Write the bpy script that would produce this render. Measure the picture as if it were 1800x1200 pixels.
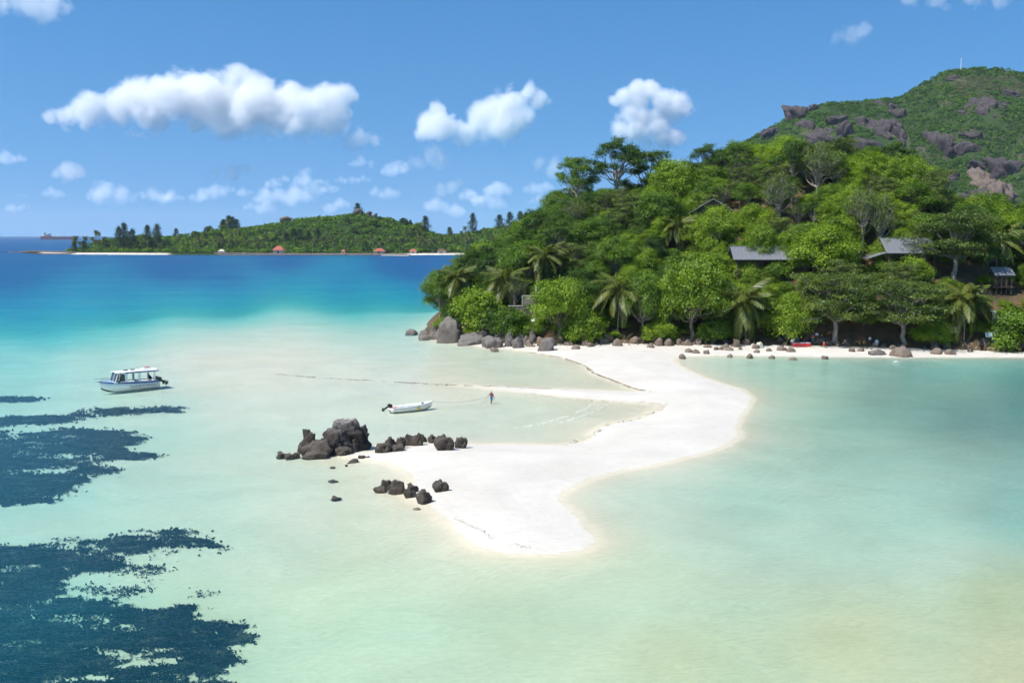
import bpy, bmesh, math, random
import numpy as np
from mathutils import Vector, Matrix, noise, Quaternion

# ------------------------------------------------------------------ scene, camera, light
SC = bpy.context.scene
COL = SC.collection
for o in list(bpy.data.objects):
    bpy.data.objects.remove(o)

F = 1750.0                    # focal length in pixels of the 1800 px wide photograph
HOR = 413.0                   # row of the eye-level line
CAMH = 22.0
PITCH = math.atan((600 - HOR) / F)
cam_data = bpy.data.cameras.new('camera')
cam = bpy.data.objects.new('camera', cam_data)
COL.objects.link(cam)
cam.location = (0, 0, CAMH)
cam.rotation_euler = (math.pi / 2 - PITCH, 0, 0)
cam_data.sensor_width = 36.0
cam_data.lens = 36.0 * F / 1800.0
cam_data.clip_start = 0.5
cam_data.clip_end = 120000
SC.camera = cam

SUN_EL = math.radians(54)
SUN_AZ = math.atan2(-0.86, -0.50)          # atan2(x, y): the sun stands left of and behind the camera
sunvec = Vector((math.sin(SUN_AZ) * math.cos(SUN_EL), math.cos(SUN_AZ) * math.cos(SUN_EL), math.sin(SUN_EL)))
sd_ = bpy.data.lights.new('sun', 'SUN')
sd_.energy = 4.7
sd_.angle = math.radians(0.53)
sd_.color = (1.0, 0.955, 0.88)
sun = bpy.data.objects.new('sun', sd_)
sun.rotation_euler = sunvec.to_track_quat('Z', 'Y').to_euler()
sun.location = (0, 0, 200)
COL.objects.link(sun)

world = bpy.data.worlds.new('World')
SC.world = world
world.use_nodes = True
wn, wl = world.node_tree.nodes, world.node_tree.links
wn.clear()
w_out = wn.new('ShaderNodeOutputWorld')
w_bg = wn.new('ShaderNodeBackground')
w_sky = wn.new('ShaderNodeTexSky')
w_sky.sky_type = 'NISHITA'
w_sky.sun_disc = False
w_sky.sun_elevation = SUN_EL
w_sky.sun_rotation = SUN_AZ % (2 * math.pi)
w_sky.altitude = 0
w_sky.air_density = 1.0
w_sky.dust_density = 0.2
w_sky.ozone_density = 1.0
w_bg.inputs['Strength'].default_value = 0.124
w_hsv = wn.new('ShaderNodeHueSaturation')
w_hsv.inputs['Saturation'].default_value = 1.38
w_hsv.inputs['Hue'].default_value = 0.5
# clear tropical air: the sky near the sea line keeps the blue found higher up
w_tc = wn.new('ShaderNodeTexCoord'); w_sep = wn.new('ShaderNodeSeparateXYZ'); w_cmb = wn.new('ShaderNodeCombineXYZ')
w_mul = wn.new('ShaderNodeMath'); w_mul.operation = 'MULTIPLY_ADD'
w_mul.inputs[1].default_value = 0.75; w_mul.inputs[2].default_value = 0.215
w_abs = wn.new('ShaderNodeMath'); w_abs.operation = 'MAXIMUM'; w_abs.inputs[1].default_value = 0.0
w_nrm = wn.new('ShaderNodeVectorMath'); w_nrm.operation = 'NORMALIZE'
wl.new(w_tc.outputs['Generated'], w_sep.inputs[0])
wl.new(w_sep.outputs[0], w_cmb.inputs[0]); wl.new(w_sep.outputs[1], w_cmb.inputs[1])
wl.new(w_sep.outputs[2], w_abs.inputs[0]); wl.new(w_abs.outputs[0], w_mul.inputs[0]); wl.new(w_mul.outputs[0], w_cmb.inputs[2])
wl.new(w_cmb.outputs[0], w_nrm.inputs[0]); wl.new(w_nrm.outputs[0], w_sky.inputs[0])
wl.new(w_sky.outputs[0], w_hsv.inputs['Color'])
wl.new(w_hsv.outputs[0], w_bg.inputs['Color'])
wl.new(w_bg.outputs[0], w_out.inputs['Surface'])

vs = SC.view_settings
vs.view_transform = 'Standard'
vs.look = 'None'
vs.gamma = 1.0
vs.exposure = 0.42
vs.use_curve_mapping = False
cy = SC.cycles
cy.use_denoising = True
cy.denoiser = 'OPENIMAGEDENOISE'
cy.denoising_input_passes = 'RGB_ALBEDO_NORMAL'
cy.max_bounces = 9
cy.diffuse_bounces = 2
cy.glossy_bounces = 2
cy.transmission_bounces = 4
cy.volume_bounces = 7
cy.volume_step_rate = 0.25
cy.transparent_max_bounces = 12
cy.use_light_tree = False
cy.use_adaptive_sampling = True
cy.adaptive_threshold = 0.03
cy.sample_clamp_indirect = 6

RNG = np.random.default_rng(7)

# ------------------------------------------------------------------ helpers
def ray(px, py):
    """direction of a photograph pixel"""
    u, v = (px - 900) / F, (600 - py) / F
    c, s = math.cos(PITCH), math.sin(PITCH)
    return Vector((u, c + v * s, -s + v * c))

def G(px, py, z=0.0):
    d = ray(px, py)
    t = (z - CAMH) / d.z
    return Vector((d.x * t, d.y * t, z))

def AT(px, py, Y):
    d = ray(px, py)
    t = Y / d.y
    return Vector((d.x * t, Y, CAMH + d.z * t))

def to_px(x, y, z):
    c, s = math.cos(PITCH), math.sin(PITCH)
    dz = z - CAMH
    dep = y * c - dz * s
    up = y * s + dz * c
    return 900 + F * x / dep, 600 - F * up / dep

def link(o, parent=None):
    COL.objects.link(o)
    if parent is not None:
        o.parent = parent
    return o

def tag(o, label=None, cat=None, group=None, kind=None):
    if label: o['label'] = label
    if cat: o['category'] = cat
    if group: o['group'] = group
    if kind: o['kind'] = kind
    return o

def empty(name, loc=(0, 0, 0), rz=0.0):
    o = bpy.data.objects.new(name, None)
    o.location = loc
    o.rotation_euler = (0, 0, rz)
    o.empty_display_size = 0.3
    return link(o)

def mesh_np(name, V, Fc, mat=None, smooth=False):
    """V (n,3); Fc (m,k) all faces with k corners"""
    V = np.asarray(V, dtype=np.float32)
    Fc = np.asarray(Fc, dtype=np.int32)
    m, k = Fc.shape
    me = bpy.data.meshes.new(name)
    me.vertices.add(len(V))
    me.vertices.foreach_set('co', V.ravel())
    me.loops.add(m * k)
    me.loops.foreach_set('vertex_index', Fc.ravel())
    me.polygons.add(m)
    me.polygons.foreach_set('loop_start', np.arange(0, m * k, k, dtype=np.int32))
    me.polygons.foreach_set('loop_total', np.full(m, k, dtype=np.int32))
    if smooth:
        me.polygons.foreach_set('use_smooth', np.ones(m, dtype=bool))
    me.update(calc_edges=True)
    if mat: me.materials.append(mat)
    return me

def fattr(me, name, vals, domain='FACE'):
    a = me.attributes.new(name, 'FLOAT', domain)
    a.data.foreach_set('value', np.asarray(vals, dtype=np.float32))

def cattr(me, name, vals):
    a = me.attributes.new(name, 'FLOAT_COLOR', 'POINT')
    v = np.ones((len(vals), 4), dtype=np.float32)
    v[:, :3] = vals
    a.data.foreach_set('color', v.ravel())

class MB:
    """collects simple shapes, then links them as one mesh object"""
    def __init__(s): s.v, s.f = [], []
    def add(s, vs_, fs_):
        n = len(s.v)
        s.v += [tuple(p) for p in vs_]
        s.f += [tuple(i + n for i in f) for f in fs_]
        return s
    def box(s, c, d, rot=None):
        h = Vector(d) / 2
        pts = [Vector((sx * h.x, sy * h.y, sz * h.z)) for sz in (-1, 1) for sy in (-1, 1) for sx in (-1, 1)]
        if rot is not None: pts = [rot @ p for p in pts]
        pts = [p + Vector(c) for p in pts]
        return s.add(pts, [(0, 2, 3, 1), (4, 5, 7, 6), (0, 1, 5, 4), (2, 6, 7, 3), (0, 4, 6, 2), (1, 3, 7, 5)])
    def bar(s, a, b, w, h=None):
        a, b = Vector(a), Vector(b)
        d = b - a
        q = d.to_track_quat('X', 'Z').to_matrix()
        return s.box((a + b) / 2, (d.length, w, h or w), q)
    def tube(s, path, rad, n=8, cap=True):
        path = [Vector(p) for p in path]
        if not hasattr(rad, '__len__'): rad = [rad] * len(path)
        vs_, fs_ = [], []
        for i, p in enumerate(path):
            t = (path[min(i + 1, len(path) - 1)] - path[max(i - 1, 0)])
            t = t.normalized() if t.length > 1e-9 else Vector((0, 0, 1))
            a = t.orthogonal().normalized() if i == 0 else (a - t * a.dot(t)).normalized()
            b = t.cross(a)
            for k in range(n):
                w = 2 * math.pi * k / n
                vs_.append(p + (a * math.cos(w) + b * math.sin(w)) * rad[i])
        for i in range(len(path) - 1):
            for k in range(n):
                k2 = (k + 1) % n
                fs_.append((i * n + k, i * n + k2, (i + 1) * n + k2, (i + 1) * n + k))
        if cap:
            fs_.append(tuple(range(n - 1, -1, -1)))
            fs_.append(tuple(range((len(path) - 1) * n, len(path) * n)))
        return s.add(vs_, fs_)
    def prism(s, poly, z0, z1):
        n = len(poly)
        vs_ = [(x, y, z0) for x, y in poly] + [(x, y, z1) for x, y in poly]
        return s.add(vs_, [tuple(range(n - 1, -1, -1)), tuple(range(n, 2 * n))] +
                     [(i, (i + 1) % n, n + (i + 1) % n, n + i) for i in range(n)])
    def mesh(s, name, mat, smooth=False):
        me = bpy.data.meshes.new(name)
        me.from_pydata(s.v, [], s.f)
        if mat: me.materials.append(mat)
        if smooth:
            me.polygons.foreach_set('use_smooth', np.ones(len(me.polygons), dtype=bool))
        bm = bmesh.new(); bm.from_mesh(me)
        bmesh.ops.recalc_face_normals(bm, faces=bm.faces)
        bm.to_mesh(me); bm.free()
        return me
    def build(s, name, mat, parent=None, smooth=False, bevel=0.0):
        o = bpy.data.objects.new(name, s.mesh(name, mat, smooth))
        if bevel:
            b = o.modifiers.new('bevel', 'BEVEL'); b.width = bevel; b.segments = 2; b.limit_method = 'ANGLE'
        return link(o, parent)

def copy_tree(o, parent=None):
    c = o.copy()
    COL.objects.link(c)
    c.parent = parent
    for ch in o.children:
        copy_tree(ch, c)
    return c

# ------------------------------------------------------------------ materials
def mat_new(name):
    m = bpy.data.materials.new(name)
    m.use_nodes = True
    nt = m.node_tree
    nt.nodes.clear()
    out = nt.nodes.new('ShaderNodeOutputMaterial')
    return m, nt, nt.nodes, nt.links, out

def ramp(nt, fac, stops):
    r = nt.nodes.new('ShaderNodeValToRGB')
    e = r.color_ramp.elements
    while len(e) < len(stops): e.new(0.5)
    for el, (p, c) in zip(e, stops):
        el.position = p
        el.color = tuple(c) + (1,) if len(c) == 3 else c
    if fac is not None: nt.links.new(fac, r.inputs[0])
    return r

def mth(nt, op, a, b=None, clamp=False):
    n = nt.nodes.new('ShaderNodeMath'); n.operation = op; n.use_clamp = clamp
    for i, x in enumerate((a, b)):
        if x is None: continue
        if isinstance(x, (int, float)): n.inputs[i].default_value = x
        else: nt.links.new(x, n.inputs[i])
    return n.outputs[0]

def mixc(nt, fac, a, b, mode='MIX'):
    n = nt.nodes.new('ShaderNodeMix'); n.data_type = 'RGBA'; n.blend_type = mode
    for sock, x in ((n.inputs[0], fac), (n.inputs[6], a), (n.inputs[7], b)):
        if isinstance(x, (int, float)): sock.default_value = x
        elif isinstance(x, tuple): sock.default_value = x + (1,) if len(x) == 3 else x
        else: nt.links.new(x, sock)
    return n.outputs[2]

def tex_noise(nt, scale, detail=4, rough=0.55, vec=None, dist=0.0):
    n = nt.nodes.new('ShaderNodeTexNoise')
    n.inputs['Scale'].default_value = scale
    n.inputs['Detail'].default_value = detail
    n.inputs['Roughness'].default_value = rough
    n.inputs['Distortion'].default_value = dist
    if vec is not None: nt.links.new(vec, n.inputs['Vector'])
    return n.outputs['Fac']

def pos(nt):
    return nt.nodes.new('ShaderNodeNewGeometry').outputs['Position']

def objco(nt):
    return nt.nodes.new('ShaderNodeTexCoord').outputs['Object']

def mapped(nt, vec, scale=(1, 1, 1), rot=(0, 0, 0)):
    n = nt.nodes.new('ShaderNodeMapping')
    n.inputs['Scale'].default_value = scale
    n.inputs['Rotation'].default_value = rot
    nt.links.new(vec, n.inputs['Vector'])
    return n.outputs[0]

def attr(nt, name):
    n = nt.nodes.new('ShaderNodeAttribute'); n.attribute_name = name
    return n

def bump(nt, h, strength, dist, normal=None):
    n = nt.nodes.new('ShaderNodeBump')
    n.inputs['Strength'].default_value = strength
    n.inputs['Distance'].default_value = dist
    nt.links.new(h, n.inputs['Height'])
    if normal is not None: nt.links.new(normal, n.inputs['Normal'])
    return n.outputs[0]

def simple(name, col, rough=0.6, metal=0.0, var=0.12, scale=3.0, bmp=0.0):
    m, nt, N, L, out = mat_new(name)
    p = N.new('ShaderNodeBsdfPrincipled')
    co = objco(nt)
    nz = tex_noise(nt, scale, 5, 0.6, co)
    lo = tuple(c * (1 - var) for c in col); hi = tuple(min(1, c * (1 + var)) for c in col)
    L.new(ramp(nt, nz, [(0.3, lo), (0.7, hi)]).outputs[0], p.inputs['Base Color'])
    p.inputs['Roughness'].default_value = rough
    p.inputs['Metallic'].default_value = metal
    if bmp: L.new(bump(nt, nz, 0.5, bmp), p.inputs['Normal'])
    L.new(p.outputs[0], out.inputs[0])
    return m

def leaf_mat(name, dark, mid, light, trans=0.35, gloss=0.06):
    m, nt, N, L, out = mat_new(name)
    t = attr(nt, 'tint').outputs['Fac']
    oi = N.new('ShaderNodeObjectInfo').outputs['Random']
    v = mth(nt, 'ADD', mth(nt, 'MULTIPLY', t, 0.75), mth(nt, 'MULTIPLY', oi, 0.25))
    c = ramp(nt, v, [(0.05, dark), (0.5, mid), (0.95, light)]).outputs[0]
    d = N.new('ShaderNodeBsdfDiffuse'); L.new(c, d.inputs[0])
    tr = N.new('ShaderNodeBsdfTranslucent')
    L.new(mixc(nt, 1.0, c, (1.0, 1.15, 0.45), 'MULTIPLY'), tr.inputs[0])
    mx = N.new('ShaderNodeMixShader'); mx.inputs[0].default_value = trans
    L.new(d.outputs[0], mx.inputs[1]); L.new(tr.outputs[0], mx.inputs[2])
    g = N.new('ShaderNodeBsdfGlossy'); g.inputs['Roughness'].default_value = 0.45
    g.inputs['Color'].default_value = (0.9, 0.95, 0.9, 1)
    mg = N.new('ShaderNodeMixShader'); mg.inputs[0].default_value = gloss
    L.new(mx.outputs[0], mg.inputs[1]); L.new(g.outputs[0], mg.inputs[2])
    L.new(mg.outputs[0], out.inputs[0])
    return m

def bark_mat(name, a, b):
    m, nt, N, L, out = mat_new(name)
    p = N.new('ShaderNodeBsdfPrincipled')
    nz = tex_noise(nt, 3.0, 6, 0.65, mapped(nt, objco(nt), (1, 1, 0.25)))
    L.new(ramp(nt, nz, [(0.3, a), (0.7, b)]).outputs[0], p.inputs['Base Color'])
    p.inputs['Roughness'].default_value = 0.85
    L.new(p.outputs[0], out.inputs[0])
    return m

def rock_mat(name, dark, mid, light, top, topamt=0.6, scale=1.0, bmp=0.25, low=None, lowz=0.35, streak=1.0):
    """mottled granite: paler upper faces, optional darker tide stain towards its foot"""
    m, nt, N, L, out = mat_new(name)
    p = N.new('ShaderNodeBsdfPrincipled')
    co = pos(nt)
    cs = mapped(nt, co, (1, 1, streak))
    n1 = tex_noise(nt, 0.7 * scale, 8, 0.65, cs, 0.6)
    n2 = tex_noise(nt, 4.0 * scale, 8, 0.7, cs)
    c = ramp(nt, n1, [(0.3, dark), (0.5, mid), (0.72, light)]).outputs[0]
    c = mixc(nt, 0.55, c, ramp(nt, n2, [(0.3, tuple(x * 0.45 for x in mid)), (0.7, tuple(min(1, x * 1.5) for x in mid))]).outputs[0])
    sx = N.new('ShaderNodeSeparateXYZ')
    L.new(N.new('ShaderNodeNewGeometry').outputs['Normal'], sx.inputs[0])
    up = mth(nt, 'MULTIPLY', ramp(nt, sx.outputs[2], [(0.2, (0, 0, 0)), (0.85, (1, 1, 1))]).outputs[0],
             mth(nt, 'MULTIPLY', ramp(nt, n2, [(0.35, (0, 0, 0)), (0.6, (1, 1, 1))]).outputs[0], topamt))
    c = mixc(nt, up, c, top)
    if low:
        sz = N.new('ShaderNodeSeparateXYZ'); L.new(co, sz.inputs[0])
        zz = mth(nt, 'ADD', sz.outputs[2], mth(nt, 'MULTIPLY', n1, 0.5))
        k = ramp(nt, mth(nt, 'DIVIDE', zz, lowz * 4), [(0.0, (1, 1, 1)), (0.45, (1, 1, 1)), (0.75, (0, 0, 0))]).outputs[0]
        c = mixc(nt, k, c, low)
    L.new(c, p.inputs['Base Color'])
    p.inputs['Roughness'].default_value = 0.8
    hh = mth(nt, 'ADD', mth(nt, 'MULTIPLY', n1, 2.0), n2)
    L.new(bump(nt, hh, 0.9, bmp), p.inputs['Normal'])
    L.new(p.outputs[0], out.inputs[0])
    return m

M = {}
CLEAR = []      # views kept open to houses and palms: photo boxes (x0, y0, x1, y1, distance)
TREES = []      # (x, y, radius) of trees already standing
M['leaf_bright'] = leaf_mat('bright_leaves', (0.065, 0.125, 0.010), (0.175, 0.275, 0.016), (0.32, 0.42, 0.03), .27, .02)
M['leaf_mid'] = leaf_mat('green_leaves', (0.032, 0.082, 0.008), (0.10, 0.185, 0.014), (0.20, 0.30, 0.026), .27, .02)
M['leaf_dark'] = leaf_mat('dark_leaves', (0.018, 0.050, 0.007), (0.050, 0.108, 0.012), (0.115, 0.19, 0.024), .27, .02)
M['leaf_olive'] = leaf_mat('olive_leaves', (0.036, 0.066, 0.012), (0.10, 0.15, 0.024), (0.20, 0.25, 0.05), .27, .02)
M['leaf_far'] = leaf_mat('hill_leaves', (0.024, 0.070, 0.012), (0.085, 0.175, 0.022), (0.20, 0.30, 0.035), .3, .0)
M['leaf_dry'] = leaf_mat('dry_scrub', (0.09, 0.075, 0.04), (0.15, 0.125, 0.07), (0.22, 0.18, 0.11), .2, .0)
M['leaf_needle'] = leaf_mat('needle_leaves', (0.016, 0.04, 0.016), (0.035, 0.075, 0.026), (0.065, 0.115, 0.035), .25, .0)
M['frond'] = leaf_mat('palm_fronds', (0.035, 0.065, 0.010), (0.10, 0.135, 0.02), (0.24, 0.23, 0.05), 0.3, 0.03)
M['bark'] = bark_mat('brown_bark', (0.09, 0.07, 0.05), (0.22, 0.18, 0.14))
M['bark_pale'] = bark_mat('pale_bark', (0.15, 0.13, 0.10), (0.36, 0.32, 0.27))
# ------------------------------------------------------------------ sand, sea bed and sea
def GP(l, z=0.0): return [tuple(G(x, y, z)[:2]) for x, y in l]

SHORE = GP([(799, 602), (845, 610), (880, 613), (933, 619), (989, 629), (1026, 643), (1041, 656), (1073, 668), (1107, 680), (1128, 686),
            (1108, 688.5), (1055, 686), (1001, 683.5), (950, 681.5), (908, 679.5), (860, 678), (814, 677.5),
            (830, 680), (870, 685.5), (914, 690), (970, 695), (1017, 700), (1063, 705), (1119, 708), (1150, 709.5),
            (1163, 714), (1155, 722), (1135, 731), (1107, 739), (1075, 743), (1054, 750), (1038, 760), (1034, 769), (1022, 776),
            (983, 782), (925, 780.5), (870, 780), (824, 779), (780, 776), (740, 780), (700, 785), (660, 792),
            (616, 795), (592, 801), (612, 806), (640, 808), (671, 813), (694, 821), (712, 832), (722, 846), (716, 858), (712, 868),
            (728, 882), (750, 894), (785, 923), (800, 945), (828, 965), (886, 977), (944, 979.5), (1003, 977), (1040, 967), (1059, 953),
            (1056, 938), (1038, 923), (1024, 907), (1000, 886), (988, 874), (995, 865), (1038, 845), (1100, 827), (1150, 820),
            (1185, 811), (1230, 801), (1278, 785), (1303, 771), (1307, 761), (1301, 751), (1305, 740), (1315, 723), (1327, 703), (1324, 695),
            (1305, 683), (1280, 675.5), (1245, 665.5), (1215, 653), (1195, 643), (1186, 633), (1196, 626.5),
            (1240, 625), (1294, 625), (1439, 628), (1583, 629), (1796, 629), (2100, 632)])
SHORE += [(230, 178), (260, 230), (240, 340), (140, 395), (40, 380), (-8, 340), (-17, 290), (-18.5, 245), (-17.5, 224)]
SHORE += GP([(762, 592), (776, 600)])
SHORE = np.array(SHORE)

def sdist(X, Y, poly):
    """signed distance, positive inside"""
    d2 = np.full(X.shape, 1e18)
    ins = np.zeros(X.shape, dtype=bool)
    n = len(poly)
    for i in range(n):
        ax, ay = poly[i]; bx, by = poly[(i + 1) % n]
        ex, ey = bx - ax, by - ay
        wx, wy = X - ax, Y - ay
        t = np.clip((wx * ex + wy * ey) / (ex * ex + ey * ey + 1e-12), 0, 1)
        d2 = np.minimum(d2, (wx - ex * t) ** 2 + (wy - ey * t) ** 2)
        c = ((ay > Y) != (by > Y))
        with np.errstate(divide='ignore', invalid='ignore'):
            xi = (bx - ax) * (Y - ay) / (by - ay + 1e-15) + ax
        ins ^= c & (X < xi)
    d = np.sqrt(d2)
    return np.where(ins, d, -d)

def to_px_np(X, Y, Z=0.0):
    c, s = math.cos(PITCH), math.sin(PITCH)
    dz = Z - CAMH
    dep = np.maximum(Y * c - dz * s, 1.0)
    return 900 + F * X / dep, 600 - F * (Y * s + dz * c) / dep

# how deep the water stands away from the shore: (photo column, row) of a place -> metres
DEPTH = [(-200, 620, 1.3), (0, 622, 1.5), (200, 605, 1.35), (0, 590, 1.5), (-200, 590, 2.2), (0, 560, 3.4), (200, 575, 1.5), (400, 560, 1.7), (560, 570, 1.1), (690, 560, .8), (740, 552, .8),
         (0, 535, 9), (200, 545, 4.2), (200, 525, 10), (400, 535, 5), (600, 535, 2.0), (400, 515, 9), (600, 518, 9), (700, 530, 4), (740, 520, 9), (740, 500, 19), (600, 500, 19), (200, 505, 11), (0, 510, 11),
         (0, 485, 17), (400, 492, 24), (0, 466, 17), (300, 466, 22), (700, 470, 26), (60, 452, 11), (300, 455, 18), (0, 436, 9), (60, 436, 9), (0, 425, 22), (100, 425, 24), (0, 418, 30), (500, 455, 24), (740, 458, 24), (-300, 470, 22),
         (0, 655, 1.1), (150, 650, .8), (300, 640, .3), (345, 641, .10), (410, 637, .07), (480, 634, .07), (535, 632, .10), (410, 622, .6), (410, 655, .35), (450, 645, .16), (490, 658, .10), (620, 662, .07), (740, 671, .06), (800, 676, .05), (560, 640, .25), (700, 640, .35), (700, 610, .85), (600, 600, .95), (450, 600, 1.05), (300, 600, 1.2),
         (80, 690, 1.1), (300, 680, .85), (150, 720, .95), (0, 740, 1.2), (300, 730, 1.0), (450, 720, .5), (450, 790, .65), (600, 700, .4), (700, 720, .45), (800, 740, .45), (900, 730, .4), (1000, 725, .3), (1080, 722, .22), (1140, 716, .12), (900, 765, .3), (1000, 760, .2),
         (850, 640, .45), (950, 655, .38), (1040, 678, .22), (1090, 683, .12),
         (250, 800, .9), (50, 820, 1.2), (350, 850, .75), (550, 840, .5), (620, 900, .45), (680, 840, .2), (700, 900, .3), (100, 920, .95), (100, 1050, 1.3), (350, 950, .8), (500, 1000, .6), (750, 1000, .55), (700, 1100, .65), (950, 1060, .6),
         (1150, 980, .6), (1100, 900, .6), (1080, 860, .5), (1180, 840, .55), (1300, 860, .85), (1350, 760, .8), (1400, 700, .7), (1500, 790, .75), (1500, 660, .95), (1350, 650, .8), (1260, 640, .65), (1700, 690, .95), (1700, 800, .8), (1780, 900, 1.0), (1650, 900, .8), (1650, 640, 1.3), (1800, 640, 1.4),
         (1400, 960, .65), (1650, 980, .6), (1500, 1100, .45), (1780, 1150, .4), (1150, 1150, .5), (1780, 1040, .55), (300, 1180, .8), (1900, 700, 1.3), (2100, 900, 1.1), (-300, 900, 1.6), (-200, 1100, 1.6), (1200, 430, 28), (1800, 430, 28), (1800, 480, 20), (1500, 450, 25), (2200, 500, 20)]
# colour of the sand below, wet or dry, plus the hill's reflection painted dark
BED_REFL = [(1560, 690, (.28, .31, .28)), (1790, 700, (.19, .21, .19)), (900, 850, (0.672, 0.643, 0.596)), (1150, 760, (0.672, 0.647, 0.605)), (1200, 640, (0.672, 0.643, 0.596)), (300, 640, (0.655, 0.630, 0.580)), (600, 700, (.63, .64, .585)), (950, 720, (.60, .61, .545)), (1100, 720, (.55, .545, .48)), (1040, 675, (.58, .575, .51)),
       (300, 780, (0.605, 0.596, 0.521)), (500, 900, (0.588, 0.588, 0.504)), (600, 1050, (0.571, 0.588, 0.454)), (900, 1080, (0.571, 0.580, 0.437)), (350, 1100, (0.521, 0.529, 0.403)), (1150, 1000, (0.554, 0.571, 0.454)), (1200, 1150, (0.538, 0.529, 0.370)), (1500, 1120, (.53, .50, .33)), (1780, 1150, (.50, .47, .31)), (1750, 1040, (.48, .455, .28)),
       (1200, 900, (0.554, 0.580, 0.521)), (1400, 880, (0.538, 0.563, 0.504)), (1500, 760, (.40, .47, .42)), (1700, 720, (.20, .22, .20)), (1600, 860, (.50, .56, .51)), (1780, 880, (.40, .45, .41)), (1400, 650, (.40, .49, .43)), (1700, 645, (.36, .45, .39)), (1650, 960, (0.571, 0.588, 0.521)), (200, 580, (0.655, 0.647, 0.588)), (600, 580, (0.655, 0.647, 0.588)), (1300, 690, (0.588, 0.588, 0.504))]  # grey lagoon entries carry the painted reflection of the wooded hill

def shepard(PX, PY, ctrl, sy=1.6, power=3.2):
    den = np.zeros(PX.shape); nv = len(np.atleast_1d(ctrl[0][2]))
    num = np.zeros(PX.shape + (nv,))
    for cx, cy_, v in ctrl:
        w = 1.0 / (((PX - cx) ** 2 + ((PY - cy_) * sy) ** 2 + 3600.0) ** (power / 2))
        den += w
        num += w[..., None] * np.atleast_1d(np.asarray(v, dtype=float))
    return num / den[..., None]

def grow(a, b, step, end, fac):
    l = list(np.arange(a, b, step))
    s = step
    while l[-1] < end:
        s *= fac
        l.append(l[-1] + s)
    return l
ys = np.array(grow(38, 215, 0.62, 14000, 1.055))
xr = grow(0, 75, 0.62, 14000, 1.07)
xs = np.array([-v for v in reversed(xr[1:])] + xr)
# nearer the camera than the picture shows the same sheet goes on under and behind the eye
ys = np.concatenate([[-3000, -600, -150, -40, 0, 15, 25, 32], ys])
XX, YY = np.meshgrid(xs, ys)
SD = sdist(XX, YY, SHORE)
# small natural irregularities of the waterline
WOB = 0.16 * np.sin(XX * 0.9 + 1.3 * np.sin(YY * .35)) * np.sin(YY * 0.7 + XX * .21) + 0.1 * np.sin(XX * 2.3 + YY * 1.7)
SDW = SD + WOB * np.exp(-np.abs(SD) / 6)
PXg, PYg = to_px_np(XX, YY)
YYc = np.maximum(YY, 40.0)
PXg, PYg = to_px_np(np.clip(XX, -YYc * .9, YYc * .9), YYc)
DD = shepard(PXg, PYg, [(a, b, math.log(c)) for a, b, c in DEPTH])[..., 0]
DD = np.exp(DD)
DD = DD * (.55 + .45 * np.clip((DD - .8) / 3.0, 0, 1))
out_depth = DD * (1 - np.exp(np.minimum(SDW, 0) / (2.2 + 2.6 * np.minimum(DD, 2.0))))
in_h = 0.95 * (1 - np.exp(-np.maximum(SDW, 0) / 11.0))
TRUE_D = np.where(SDW >= 0, 0, out_depth)
ZB = np.where(SDW >= 0, in_h, -np.minimum(out_depth, 3.5))
ZB += np.where(SDW >= 0, np.minimum(in_h, .5), 0) * 0.10 * np.sin(XX * .55 + 2 * np.sin(YY * .13)) * np.sin(YY * .41)
# far islet stands on the same bed
ny, nx = XX.shape
idx = np.arange(nx * ny).reshape(ny, nx)
quads = np.stack([idx[:-1, :-1], idx[:-1, 1:], idx[1:, 1:], idx[1:, :-1]], -1).reshape(-1, 4)

def ground_z(x, y):
    i = np.clip(np.searchsorted(ys, y) - 1, 0, ny - 2); j = np.clip(np.searchsorted(xs, x) - 1, 0, nx - 2)
    v = (y - ys[i]) / (ys[i + 1] - ys[i]); u = (x - xs[j]) / (xs[j + 1] - xs[j])
    return float(ZB[i, j] * (1 - u) * (1 - v) + ZB[i, j + 1] * u * (1 - v) + ZB[i + 1, j] * (1 - u) * v + ZB[i + 1, j + 1] * u * v)

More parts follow.
